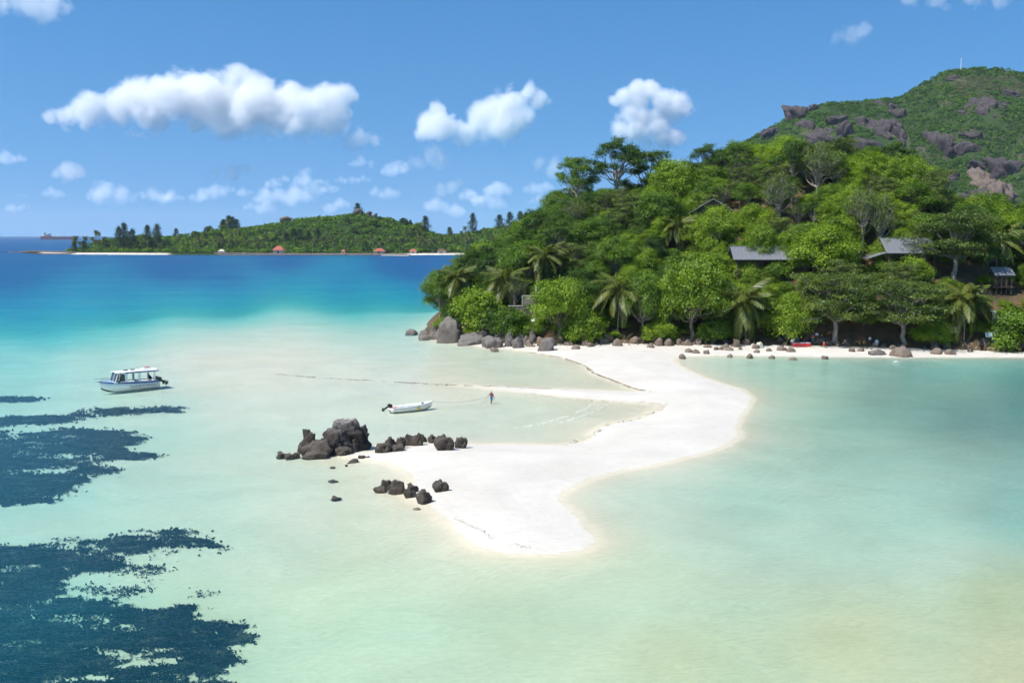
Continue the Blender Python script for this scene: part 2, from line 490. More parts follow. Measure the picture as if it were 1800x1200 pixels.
# --- sand material
def sand_material():
    m, nt, N, L, out = mat_new('white_sand')
    p = N.new('ShaderNodeBsdfPrincipled')
    co = pos(nt)
    bed = attr(nt, 'bed').outputs['Color']
    z = N.new('ShaderNodeSeparateXYZ'); L.new(co, z.inputs[0])
    n_big = tex_noise(nt, 0.10, 6, 0.6, co, 1.0)
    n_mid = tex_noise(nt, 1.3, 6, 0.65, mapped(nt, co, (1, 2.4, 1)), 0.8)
    n_fine = tex_noise(nt, 9.0, 3, 0.7, co)
    c = mixc(nt, 1.0, bed, ramp(nt, n_big, [(0.3, (.90, .895, .875)), (0.65, (1.03, 1.03, 1.02))]).outputs[0], 'MULTIPLY')
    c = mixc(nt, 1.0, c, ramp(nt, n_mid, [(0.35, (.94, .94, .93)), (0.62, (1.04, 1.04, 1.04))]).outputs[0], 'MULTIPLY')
    c = mixc(nt, 1.0, c, ramp(nt, n_fine, [(0.3, (.95, .95, .94)), (0.7, (1.04, 1.04, 1.04))]).outputs[0], 'MULTIPLY')
    # a wet fringe just above the waterline
    zz = mth(nt, 'ADD', z.outputs[2], mth(nt, 'MULTIPLY', mth(nt, 'SUBTRACT', n_mid, 0.5), 0.10))
    wet = ramp(nt, mth(nt, 'MULTIPLY', zz, 4.0), [(0.0, (1, 1, 1)), (0.16, (.8, .8, .8)), (0.27, (0, 0, 0))]).outputs[0]
    c = mixc(nt, wet, c, mixc(nt, 1.0, c, (.91, .85, .77), 'MULTIPLY'))
    L.new(c, p.inputs['Base Color'])
    p.inputs['Roughness'].default_value = 0.9
    p.inputs['Specular IOR Level'].default_value = 0.15
    wv = N.new('ShaderNodeTexWave'); wv.inputs['Scale'].default_value = 0.55; wv.inputs['Distortion'].default_value = 9.0
    wv.inputs['Detail'].default_value = 3; wv.inputs['Detail Scale'].default_value = 0.8
    L.new(mapped(nt, co, (.55, 1.3, 1), (0, 0, .5)), wv.inputs['Vector'])
    under = ramp(nt, mth(nt, 'MULTIPLY', z.outputs[2], -6.0), [(0.0, (0, 0, 0)), (0.6, (1, 1, 1))]).outputs[0]
    h = mth(nt, 'ADD', n_mid, mth(nt, 'MULTIPLY', n_fine, 0.35))
    h = mth(nt, 'ADD', h, mth(nt, 'MULTIPLY', mth(nt, 'MULTIPLY', wv.outputs['Fac'], under), 0.5))
    L.new(bump(nt, h, 0.6, 0.09), p.inputs['Normal'])
    L.new(p.outputs[0], out.inputs[0])
    return m
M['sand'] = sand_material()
bedcol_refl = shepard(PXg, PYg, BED_REFL, 1.4, 2.6) * np.array([1.11, 1.10, 1.06])  # sand tint with the painted lagoon reflection in it
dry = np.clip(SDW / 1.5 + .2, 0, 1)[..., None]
bedcol_refl = bedcol_refl * (1 - dry) + np.array([.60, .565, .51]) * dry
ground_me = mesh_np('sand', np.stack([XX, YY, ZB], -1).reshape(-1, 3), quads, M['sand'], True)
cattr(ground_me, 'bed', bedcol_refl.reshape(-1, 3))
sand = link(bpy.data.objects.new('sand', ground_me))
tag(sand, 'white sandbar and pale sandy sea bed of the lagoon', 'sand', kind='structure')

# --- water: clear sheet, tinted by the depth of water below it, with a rippled reflecting surface
def water_material():
    m, nt, N, L, out = mat_new('sea_water')
    co = pos(nt)
    d0 = attr(nt, 'depth').outputs['Fac']
    st1 = tex_noise(nt, 0.012, 6, 0.65, mapped(nt, co, (1, 3.2, 1), (0, 0, .08)), 0.6)
    st2 = tex_noise(nt, 0.10, 5, 0.65, mapped(nt, co, (1, 2.2, 1), (0, 0, .12)), 0.6)
    d = mth(nt, 'MULTIPLY', d0, mth(nt, 'ADD', mth(nt, 'ADD', mth(nt, 'MULTIPLY', st1, 0.9), mth(nt, 'MULTIPLY', st2, 0.5)), 0.3))
    cmb = N.new('ShaderNodeCombineColor')
    for i, k in enumerate((0.46, 0.055, 0.044)):
        L.new(mth(nt, 'EXPONENT', mth(nt, 'MULTIPLY', d, -k)), cmb.inputs[i])
    tr = N.new('ShaderNodeBsdfTransparent'); L.new(cmb.outputs[0], tr.inputs[0])
    body = N.new('ShaderNodeBsdfDiffuse')
    bw = mth(nt, 'SUBTRACT', 1.0, mth(nt, 'EXPONENT', mth(nt, 'MULTIPLY', d, -0.15)))
    L.new(ramp(nt, mth(nt, 'DIVIDE', d, 30.0), [(0.0, (.03, .42, .47)), (0.12, (.008, .30, .44)), (0.35, (.002, .095, .24)), (0.75, (.0015, .046, .175)), (1.0, (.002, .066, .21))]).outputs[0], body.inputs[0])
    base = N.new('ShaderNodeMixShader')
    L.new(bw, base.inputs[0]); L.new(tr.outputs[0], base.inputs[1]); L.new(body.outputs[0], base.inputs[2])
    # ripples of several sizes, crests lying across the wind
    n1 = tex_noise(nt, 1.6, 3, 0.6, mapped(nt, co, (1, 1.9, 1), (0, 0, .35)), 0.6)
    n2 = tex_noise(nt, 5.0, 2, 0.6, mapped(nt, co, (1, 1.8, 1), (0, 0, -.3)), 0.5)
    n3 = tex_noise(nt, 0.22, 4, 0.6, mapped(nt, co, (1, 2.6, 1), (0, 0, .15)), 0.5)
    calm = ramp(nt, tex_noise(nt, 0.035, 3, 0.5, mapped(nt, co, (1, 1.6, 1))), [(0.35, (.45, .45, .45)), (0.65, (1, 1, 1))]).outputs[0]
    h = mth(nt, 'ADD', mth(nt, 'MULTIPLY', n1, 0.07), mth(nt, 'MULTIPLY', n2, 0.026))
    h = mth(nt, 'MULTIPLY', h, calm)
    h = mth(nt, 'ADD', h, mth(nt, 'MULTIPLY', n3, mth(nt, 'MULTIPLY', mth(nt, 'MINIMUM', d, 12.0), 0.10)))
    nb = bump(nt, h, 1.0, 1.0)
    gl = N.new('ShaderNodeBsdfGlossy'); L.new(mth(nt, 'ADD', mth(nt, 'MULTIPLY', mth(nt, 'MINIMUM', d0, 10.0), 0.02), 0.06), gl.inputs['Roughness'])
    L.new(nb, gl.inputs['Normal'])
    fr = N.new('ShaderNodeFresnel'); fr.inputs['IOR'].default_value = 1.33
    L.new(nb, fr.inputs['Normal'])
    # a wind-roughened sea never mirrors as fully as a flat sheet seen edge-on
    fac = mth(nt, 'MINIMUM', mth(nt, 'MULTIPLY', fr.outputs[0], 0.72), 0.30)
    # no water film where the sand stands dry
    fac = mth(nt, 'MULTIPLY', fac, ramp(nt, mth(nt, 'MULTIPLY', d, 12.0), [(0.0, (0, 0, 0)), (0.6, (1, 1, 1))]).outputs[0])
    mx = N.new('ShaderNodeMixShader')
    L.new(fac, mx.inputs[0]); L.new(base.outputs[0], mx.inputs[1]); L.new(gl.outputs[0], mx.inputs[2])
    L.new(mx.outputs[0], out.inputs[0])
    return m
M['water'] = water_material()
wq = quads[(SDW.reshape(-1)[quads] < 0.9).any(1)]
water_me = mesh_np('sea', np.stack([XX, YY, np.zeros_like(XX)], -1).reshape(-1, 3), wq, M['water'], True)
fattr(water_me, 'depth', TRUE_D.reshape(-1), 'POINT')
sea = link(bpy.data.objects.new('sea', water_me))
tag(sea, 'clear turquoise lagoon water deepening to dark blue', 'sea', kind='structure')

# ------------------------------------------------------------------ the wooded hill
HX = [-34, -24, -19.5, -16, -12, -6, 4.5, 9, 15, 30, 45, 52, 60, 72, 82, 90, 97, 105, 112, 120, 135, 165, 220, 260]
HZ = [-9, -4, 1, 5, 9, 11.5, 17, 22, 26, 28, 30.5, 33, 37.5, 38.5, 37.5, 34.5, 30, 26, 22, 19, 19, 18, 14, -3]
_b = [G(px, py, 1.1) for px, py in [(740, 582), (790, 590), (850, 594), (930, 598), (1000, 599), (1200, 600), (1400, 602), (1600, 606), (1800, 611), (2100, 616)]]
BX = [-60] + [p.x for p in _b] + [260]
BY = [_b[0].y + 3] + [p.y for p in _b] + [185]
def hill_np(x, y):
    zr = np.interp(x, HX, HZ)
    yb = np.interp(x, BX, BY)
    yr = 262 + 5 * np.sin(x / 19.0)
    t = (y - yb) / (yr - yb)
    tf = np.clip(t, 0, 1)
    zb0 = np.minimum(1.0, zr)
    z = zb0 + (zr - zb0) * np.sin(np.pi / 2 * tf) ** 1.05
    z = np.where(t < 0, zb0 + t * 32.0, z)
    b = np.clip((y - yr) / 115.0, 0, 1)
    z = np.where(t > 1, -4 + (zr + 4) * (0.5 + 0.5 * np.cos(np.pi * b)), z)
    z = z + np.clip(tf, 0, 1) * (1 - b) * (0.9 * np.sin(x * .31 + 1.7 * np.sin(y * .12)) * np.sin(y * .27) + .5 * np.sin(x * .8 + y * .5))
    return z
def hill_z(x, y): return float(hill_np(np.array(x, dtype=float), np.array(y, dtype=float)))
def land_z(x, y): return max(hill_z(x, y), ground_z(x, y))

def HIT(px, py, zoff=0.0):
    d = ray(px, py)
    Y = 150.0
    while Y < 420:
        p = AT(px, py, Y)
        if p.z <= land_z(p.x, p.y) + zoff: return p
        Y += 0.4
    return AT(px, py, 262)

hx = np.arange(-36, 262, 1.5); hy = np.arange(172, 385, 1.5)
HXX, HYY = np.meshgrid(hx, hy)
HZZ = hill_np(HXX, HYY)
hid = np.arange(HXX.size).reshape(HXX.shape)
hq = np.stack([hid[:-1, :-1], hid[:-1, 1:], hid[1:, 1:], hid[1:, :-1]], -1).reshape(-1, 4)
hq = hq[(HZZ.reshape(-1)[hq] > -4).any(1)]
def soil_material():
    m, nt, N, L, out = mat_new('leaf_littered_soil')
    p = N.new('ShaderNodeBsdfPrincipled')
    co = pos(nt)
    n1 = tex_noise(nt, 0.35, 6, 0.65, co); n2 = tex_noise(nt, 3.0, 6, 0.7, co)
    c = ramp(nt, n1, [(0.3, (.045, .035, .02)), (0.5, (.10, .06, .03)), (0.7, (.20, .10, .045))]).outputs[0]
    c = mixc(nt, ramp(nt, n2, [(0.45, (0, 0, 0)), (0.7, (1, 1, 1))]).outputs[0], c, (.05, .065, .02))
    L.new(c, p.inputs['Base Color']); p.inputs['Roughness'].default_value = 0.95
    L.new(bump(nt, n2, 0.8, 0.15), p.inputs['Normal'])
    L.new(p.outputs[0], out.inputs[0])
    return m
M['soil'] = soil_material()
hill_o = link(bpy.data.objects.new('hill', mesh_np('hill', np.stack([HXX, HYY, HZZ], -1).reshape(-1, 3), hq, M['soil'], True)))
tag(hill_o, 'steep earth hill of the island under the trees', 'hill', kind='structure')
# ------------------------------------------------------------------ granite boulders
def rock_mesh(name, seed, sub, mat, cuts=9, rough=.30, blocky=.35, keep=.60):
    r = random.Random(seed)
    bm = bmesh.new()
    bmesh.ops.create_icosphere(bm, subdivisions=sub, radius=1.0)
    off = Vector((r.uniform(-50, 50), r.uniform(-50, 50), r.uniform(-50, 50)))
    planes = []
    for _ in range(cuts):
        n = Vector((r.gauss(0, 1), r.gauss(0, 1), r.gauss(0, .8))).normalized()
        planes.append((n, r.uniform(.62, .98)))
    for v in bm.verts:
        p = v.co.copy()
        p = p / max(abs(p.x), abs(p.y), abs(p.z)) ** blocky
        for n, h in planes:
            d = p.dot(n)
            if d > h: p -= n * (d - h) * .88
        k = 1 + rough * noise.noise(p * 1.3 + off) + rough * .45 * noise.noise(p * 3.1 + off)
        crack = abs(noise.noise(p * 2.0 + off * 2))
        k -= max(0, .07 - crack) * 1.3
        k += rough * .30 * noise.noise(p * 7 + off) + rough * .16 * noise.noise(p * 15 + off)
        v.co = p * k
    xs_ = [v.co.x for v in bm.verts]; ys_ = [v.co.y for v in bm.verts]; zs_ = [v.co.z for v in bm.verts]
    sx, sy, sz = max(xs_) - min(xs_), max(ys_) - min(ys_), max(zs_) - min(zs_)
    cx, cy2 = (max(xs_) + min(xs_)) / 2, (max(ys_) + min(ys_)) / 2
    for v in bm.verts:
        v.co = Vector(((v.co.x - cx) / sx, (v.co.y - cy2) / sy, ((v.co.z - min(zs_)) / sz - (1 - keep)) / keep))
    me = bpy.data.meshes.new(name)
    bm.to_mesh(me); bm.free()
    me.materials.append(mat)
    me.polygons.foreach_set('use_smooth', np.ones(len(me.polygons), dtype=bool))
    return me
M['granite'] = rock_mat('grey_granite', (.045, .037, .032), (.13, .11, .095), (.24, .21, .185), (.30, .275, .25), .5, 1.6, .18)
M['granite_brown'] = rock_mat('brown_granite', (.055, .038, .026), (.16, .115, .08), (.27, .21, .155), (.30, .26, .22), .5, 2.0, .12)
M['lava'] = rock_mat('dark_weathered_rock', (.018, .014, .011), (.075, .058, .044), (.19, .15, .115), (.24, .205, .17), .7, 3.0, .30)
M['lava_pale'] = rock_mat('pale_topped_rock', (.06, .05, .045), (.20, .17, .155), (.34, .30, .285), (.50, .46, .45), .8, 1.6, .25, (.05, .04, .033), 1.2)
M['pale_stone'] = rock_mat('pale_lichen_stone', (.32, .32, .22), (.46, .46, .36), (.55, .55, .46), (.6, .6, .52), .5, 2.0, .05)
ROCKS = {}
for key, sub, n in (('granite', 4, 7), ('granite_brown', 3, 6), ('lava', 4, 7), ('lava_pale', 5, 4), ('pale_stone', 3, 2)):
    ROCKS[key] = [rock_mesh(key + '_boulder', 31 * i + len(key) * 7, sub, M[key], cuts=12, rough=.36 if 'lava' in key else .22, blocky=.16 if 'lava' in key else .12) for i in range(n)]

def rock_px(x0, x1, y0, y1, key, var, label=None, group=None, name='boulder', deep=.8, tilt=(0, 0), parent=None, rz=None, sink=.12, cat='rock'):
    """boulder standing on the sand where its photographed foot is, as wide and high as it shows"""
    cx = (x0 + x1) / 2
    p = HIT(cx, y1) if y1 < 760 else None
    if p is None:
        p = G(cx, y1, 0.0)
        for _ in range(3): p = G(cx, y1, max(ground_z(p.x, p.y), -.9))
    s = p.y / F / math.cos(PITCH)
    w = (x1 - x0) * s
    d = w * deep
    a = math.atan2(CAMH - p.z, p.y)
    h = max((y1 - y0) * s - d * math.sin(a) * .45, w * .3)
    o = bpy.data.objects.new(name, ROCKS[key][var % len(ROCKS[key])])
    loc = Vector((p.x, p.y + d * .42, p.z - h * sink))
    o.scale = (w, d, h * (1 + sink))
    o.rotation_euler = (tilt[0], tilt[1], RNG.choice([0, math.pi]) if rz is None else rz)
    link(o, parent)
    o.location = loc - (parent.location if parent is not None else Vector())
    if label: tag(o, label, cat, group)
    return o

# ------------------------------------------------------------------ bungalows
M['roof'] = simple('grey_metal_roofing', (.17, .178, .19), .5, .0, .10, 1.5)
M['timber'] = simple('dark_timber', (.10, .06, .04), .8, 0, .3, 4)
M['plaster'] = simple('cream_plaster', (.62, .55, .45), .85, 0, .1, 2)
M['white_paint'] = simple('white_paint', (.80, .80, .78), .4, 0, .04, 2)
M['glass_dark'] = simple('dark_glass', (.02, .025, .03), .08, 0, .1, 1)
M['stone_wall'] = rock_mat('rubble_stone', (.12, .10, .08), (.24, .20, .16), (.32, .28, .23), (.34, .30, .26), .3, 3.0, .08)
M['concrete'] = simple('pale_concrete', (.48, .44, .38), .9, 0, .15, 3, .02)
M['red_tile'] = simple('red_roofing', (.36, .10, .06), .8, 0, .2, .6)

def bungalow(loc, rz, w, d, wh, rh, over, label, gable=False, walls='plaster', stilts=2.5, roofmat='roof', side_roof=False, name='bungalow', ribs=True):
    e = empty(name, loc, rz)
    tag(e, label, 'house')
    A, B = (w, d) if not gable else (d, w)
    R = Matrix.Rotation(math.pi / 2, 3, 'Z') if gable else Matrix.Identity(3)
    hw, hd = A / 2 + over, B / 2 + over
    mb = MB()
    th = .10
    for sgn in (-1, 1):
        for lay in (0,):
            q = [(-hw, sgn * hd, wh), (hw, sgn * hd, wh), (hw, 0, wh + rh), (-hw, 0, wh + rh)]
            up = [Vector(p) for p in q]; dn = [Vector(p) - Vector((0, 0, th)) for p in q]
            mb.add([R @ p for p in up + dn], [(0, 1, 2, 3), (7, 6, 5, 4), (0, 4, 5, 1), (1, 5, 6, 2), (2, 6, 7, 3), (3, 7, 4, 0)])
    roof = mb.build('roof', M[roofmat], e)
    if ribs:
        rb = MB()
        n = int(2 * hw / .55)
        for sgn in (-1, 1):
            for i in range(n + 1):
                x = -hw + .04 + (2 * hw - .08) * i / n
                rb.bar(R @ Vector((x, sgn * hd, wh + .02)), R @ Vector((x, sgn * .05, wh + rh + .02)), .07, .06)
        rb.build('seam_ribs', M[roofmat], roof)
    cp = MB(); cp.bar(R @ Vector((-hw - .02, 0, wh + rh + .05)), R @ Vector((hw + .02, 0, wh + rh + .05)), .35, .09)
    cp.build('ridge_cap', M[roofmat], roof)
    wl_ = MB()
    wl_.box(R @ Vector((0, B * .12, wh / 2)), tuple(abs(v) for v in (R @ Vector((A * .86, B * .68, wh - .05)))))
    wall = wl_.build('wall', M[walls], e)
    for sx in (-1, 1):
        gb = MB()
        x = sx * (A / 2 - .1)
        gb.add([R @ Vector(p) for p in [(x, -B / 2, wh - .12), (x, B / 2, wh - .12), (x, 0, wh + rh - .22), (x + .08, -B / 2, wh - .12), (x + .08, B / 2, wh - .12), (x + .08, 0, wh + rh - .22)]],
               [(0, 1, 2), (5, 4, 3), (0, 3, 4, 1), (1, 4, 5, 2), (2, 5, 3, 0)])
        gb.build('gable_board', M['timber'], e)
    MB().box((0, 0, -.12), (w + .6, d + .8, .22)).build('deck', M['timber'], e)
    for ix in (-1, -.33, .33, 1):
        o = MB().box(R @ Vector((ix * (A / 2 - .15), -B / 2 - over * .3, wh / 2 - stilts / 2)), (.18, .18, wh + stilts)).build('post', M['timber'] if walls != 'plaster' or ix < 1 else M['white_paint'], e)
    for ix in (-.25, .2):
        c = R @ Vector((ix * A, B * .12 - B * .34 - .03, wh * .52))
        wd = MB().box(c, tuple(abs(v) for v in (R @ Vector((A * .16, .06, wh * .5))))).build('window', M['timber'], e)
        MB().box(c + R @ Vector((0, -.04, 0)), tuple(abs(v) for v in (R @ Vector((A * .13, .05, wh * .42))))).build('pane', M['glass_dark'], wd)
    if side_roof:
        q = [(-hw - 3.4, -hd * .9, wh - 1.0), (-hw + .3, -hd * .9, wh + .15), (-hw + .3, hd * .5, wh + .15), (-hw - 3.4, hd * .5, wh - 1.0)]
        sr = MB(); up = [Vector(p) for p in q]; dn = [p - Vector((0, 0, .1)) for p in up]
        sr.add(up + dn, [(0, 1, 2, 3), (7, 6, 5, 4), (0, 4, 5, 1), (1, 5, 6, 2), (2, 6, 7, 3), (3, 7, 4, 0)])
        sr.build('porch_roof', M[roofmat], e)
    return e

def house_at(px, py_floor, py_ground, **k):
    p = HIT(px, py_ground)
    q = AT(px, py_floor, p.y)
    return q
q = house_at(1335, 476, 486)
HA = bungalow(q, 0.0, 11.2, 6.0, 2.5, 2.7, .8, 'grey metal roofed bungalow on the middle of the wooded slope', walls='timber')
CLEAR.append((1294, 428, 1384, 456, q.y))
q = house_at(1590, 468, 478)
HB = bungalow(q, 0.06, 9.6, 6.0, 2.8, 3.0, .7, 'bungalow with grey ridged roof and lower porch roof beside the layered tree', side_roof=True, walls='timber')
CLEAR.append((1532, 416, 1612, 450, q.y))
q = house_at(1255, 390, 396)
HC = bungalow(q, -.25, 9.2, 7.0, 2.0, 3.2, .8, 'dark gabled pavilion high in the wood under the crest', gable=True, walls='timber', stilts=2)
CLEAR.append((1214, 356, 1296, 376, q.y))
q = house_at(1757, 503, 512)
HD = bungalow(q, .05, 3.4, 3.0, 2.3, 1.5, .4, 'small open hut with grey roof above the concrete pillar', walls='timber', stilts=1.5, name='hut')
CLEAR.append((1738, 468, 1778, 506, q.y))

# stepped boundary wall above the headland rocks
p = HIT(915, 566)
s_ = p.y / F
e = empty('stepped_wall', (p.x, p.y, p.z)); tag(e, 'stepped rubble stone wall with pale coping above the headland rocks', 'wall')
def wpx(x, y): return ((x - 915) * s_, (566 - y) * s_)
wm = MB()
for (xa, xb, yt) in ((893, 918, 538), (918, 943, 520)):
    (u0, t), (u1, _) = wpx(xa, yt), wpx(xb, yt)
    wm.box(((u0 + u1) / 2, .0 if yt > 530 else .015, (t - 2.0) / 2), (u1 - u0, .4, t + 2.0))
    MB().box(((u0 + u1) / 2, -.02, t + .07), (u1 - u0 + .15, .55, .14)).build('coping', M['concrete'], e)
wm.build('wall', M['stone_wall'], e)
u0, t0 = wpx(918, 538); _, t1 = wpx(918, 520)
MB().box((u0, -.24, (t0 + t1) / 2), (.16, .10, t1 - t0)).build('coping', M['concrete'], e)
u0, t0 = wpx(942, 520); _, t1 = wpx(942, 503)
MB().box((u0, 0, (t0 + t1) / 2 + .1), (.22, .3, t1 - t0)).build('end_pillar', M['concrete'], e)
CLEAR.append((890, 515, 945, 552, p.y))
# ------------------------------------------------------------------ coconut palms
def frond_mesh(seed, L=4.3, droop=.55, n=40):
    rng = np.random.default_rng(seed)
    V, Q, T = [], [], []
    def rp(t): return np.array([L * t * (1 - .18 * t * droop), 0, L * (.42 * t - (.55 + .55 * droop) * t * t)])
    # rachis
    for i in range(8):
        a, b = rp(i / 8), rp((i + 1) / 8)
        w0, w1 = .06 * (1 - i / 8) + .015, .06 * (1 - (i + 1) / 8) + .015
        k = len(V)
        V += [a + (0, w0, 0), a - (0, w0, 0), b - (0, w1, 0), b + (0, w1, 0)]
        Q.append((k, k + 1, k + 2, k + 3)); T.append(.75)
    for i in range(n):
        t = .1 + .9 * i / (n - 1)
        c = rp(t); tg = rp(min(1, t + .02)) - rp(t - .02); tg /= np.linalg.norm(tg)
        ll = 1.4 * math.sin(math.pi * (.18 + .76 * t)) ** .7
        for sd in (-1, 1):
            d = np.array([tg[0] * .55, sd * .75, -.28 - .35 * rng.random() + tg[2] * .5]); d /= np.linalg.norm(d)
            tip = c + d * ll * rng.uniform(.85, 1.1) + np.array([0, 0, -.18 * ll])
            mid = c + d * ll * .5
            w = tg * .11
            k = len(V)
            V += [c - w * .6, mid - w, tip, mid + w]
            Q.append((k, k + 1, k + 2, k + 3)); T.append(float(np.clip(.5 + rng.normal() * .22, 0, 1)))
    me = mesh_np('frond', np.array(V), np.array(Q), M['frond'])
    fattr(me, 'tint', T)
    return me
FROND = [frond_mesh(i, 4.3, d) for i, d in enumerate((.1, .55, 1.0, 1.5))]
def palm_trunk(h, lean, seed):
    r = random.Random(seed)
    pts = []
    for i in range(10):
        t = i / 9
        pts.append((lean[0] * t ** 1.6, lean[1] * t ** 1.6, -.8 + (h + .8) * t))
    return MB().tube(pts, [.22 - .10 * min(1, i / 3) * .6 - .005 * i for i in range(10)], 9).mesh('trunk', M['bark_pale'], True), Vector(pts[-1])

def palm(px, crown, bpx, base, wid, label, seed, n=24):
    p = HIT(bpx, base)
    s = p.y / F
    top = AT(px, crown, p.y)
    z = land_z(p.x, p.y)
    e = empty('coconut_palm', (p.x, p.y, z))
    tag(e, label, 'palm tree', 'coconut palms among the island trees')
    tm, tip = palm_trunk(top.z - z, (top.x - p.x, RNG.uniform(-.6, .6)), seed)
    link(bpy.data.objects.new('trunk', tm), e)
    r = random.Random(seed)
    k = wid * s / 2 / 3.3
    for i in range(n):
        az = i * 2.399 + r.uniform(-.2, .2)
        lvl = i / (n - 1)
        f = bpy.data.objects.new('frond', FROND[min(3, int(lvl * 3.2 + r.uniform(0, .8)))])
        f.location = tip + Vector((0, 0, .1))
        f.rotation_euler = (r.uniform(-.25, .25), -math.radians(48 - 70 * lvl + r.uniform(-8, 8)), az)
        f.scale = (k * r.uniform(.85, 1.1),) * 3
        link(f, e)
    nb = MB()
    for i in range(6):
        a = i * 1.05
        for q in range(1):
            c = tip + Vector((math.cos(a) * .26, math.sin(a) * .26, -.22))
            bm_ = [(c + Vector((x, y, zz)) * .15) for x, y, zz in ((1, 0, 0), (-1, 0, 0), (0, 1, 0), (0, -1, 0), (0, 0, 1), (0, 0, -1))]
            nb.add(bm_, [(0, 2, 4), (2, 1, 4), (1, 3, 4), (3, 0, 4), (2, 0, 5), (1, 2, 5), (3, 1, 5), (0, 3, 5)])
    nb.build('coconuts', M['leaf_olive'], e, True)
    CLEAR.append((px - wid * .36, crown - 14, px + wid * .36, crown + wid * .42, p.y))
    TREES.append((p.x, p.y, 1.0))
palm(803, 490, 806, 548, 64, 'coconut palm with yellowing fronds at the seaward end of the headland', 1)
palm(887, 496, 893, 556, 72, 'coconut palm just seaward of the stepped stone wall', 2)
palm(958, 452, 938, 528, 66, 'slanting coconut palm above the stepped stone wall', 3)
palm(1091, 512, 1085, 588, 86, 'leaning coconut palm with hanging fronds over the head of the sandbar', 4)
palm(1308, 530, 1311, 601, 88, 'broad coconut palm with drooping yellow fronds below the metal roofed bungalow', 5)
palm(1700, 528, 1694, 600, 88, 'coconut palm seaward of the concrete pillar', 6)
palm(1190, 398, 1190, 440, 58, 'coconut palm in the middle of the wood below the pavilion', 7)
palm(1752, 424, 1752, 478, 84, 'dark coconut palm above the small open hut', 8)
# ------------------------------------------------------------------ trees
def leaf_cards(C, Nrm, size, rng, aspect=0.55):
    """folded-free rhombic leaves: C centres, Nrm facing directions"""
    n = len(C)
    Nrm = Nrm / (np.linalg.norm(Nrm, axis=1, keepdims=True) + 1e-9)
    r = rng.normal(size=(n, 3))
    T = r - Nrm * (r * Nrm).sum(1, keepdims=True)
    T /= np.linalg.norm(T, axis=1, keepdims=True) + 1e-9
    B = np.cross(Nrm, T)
    s = (size * rng.uniform(0.65, 1.3, n))[:, None]
    V = np.stack([C - T * s * .5, C + B * s * aspect * .5 + T * s * .05, C + T * s * .5 - Nrm * s * .08, C - B * s * aspect * .5 + T * s * .05], 1).reshape(-1, 3)
    return V, np.arange(n * 4).reshape(n, 4)

def curve_pts(a, b, lift, n=6, rng=None, wob=0.0):
    a, b = np.array(a, float), np.array(b, float)
    mid = (a + b) / 2 + np.array([0, 0, lift])
    out = []
    for t in np.linspace(0, 1, n):
        p = (1 - t) ** 2 * a + 2 * t * (1 - t) * mid + t * t * b
        if rng is not None and 0 < t < 1: p = p + rng.normal(size=3) * wob
        out.append(tuple(p))
    return out

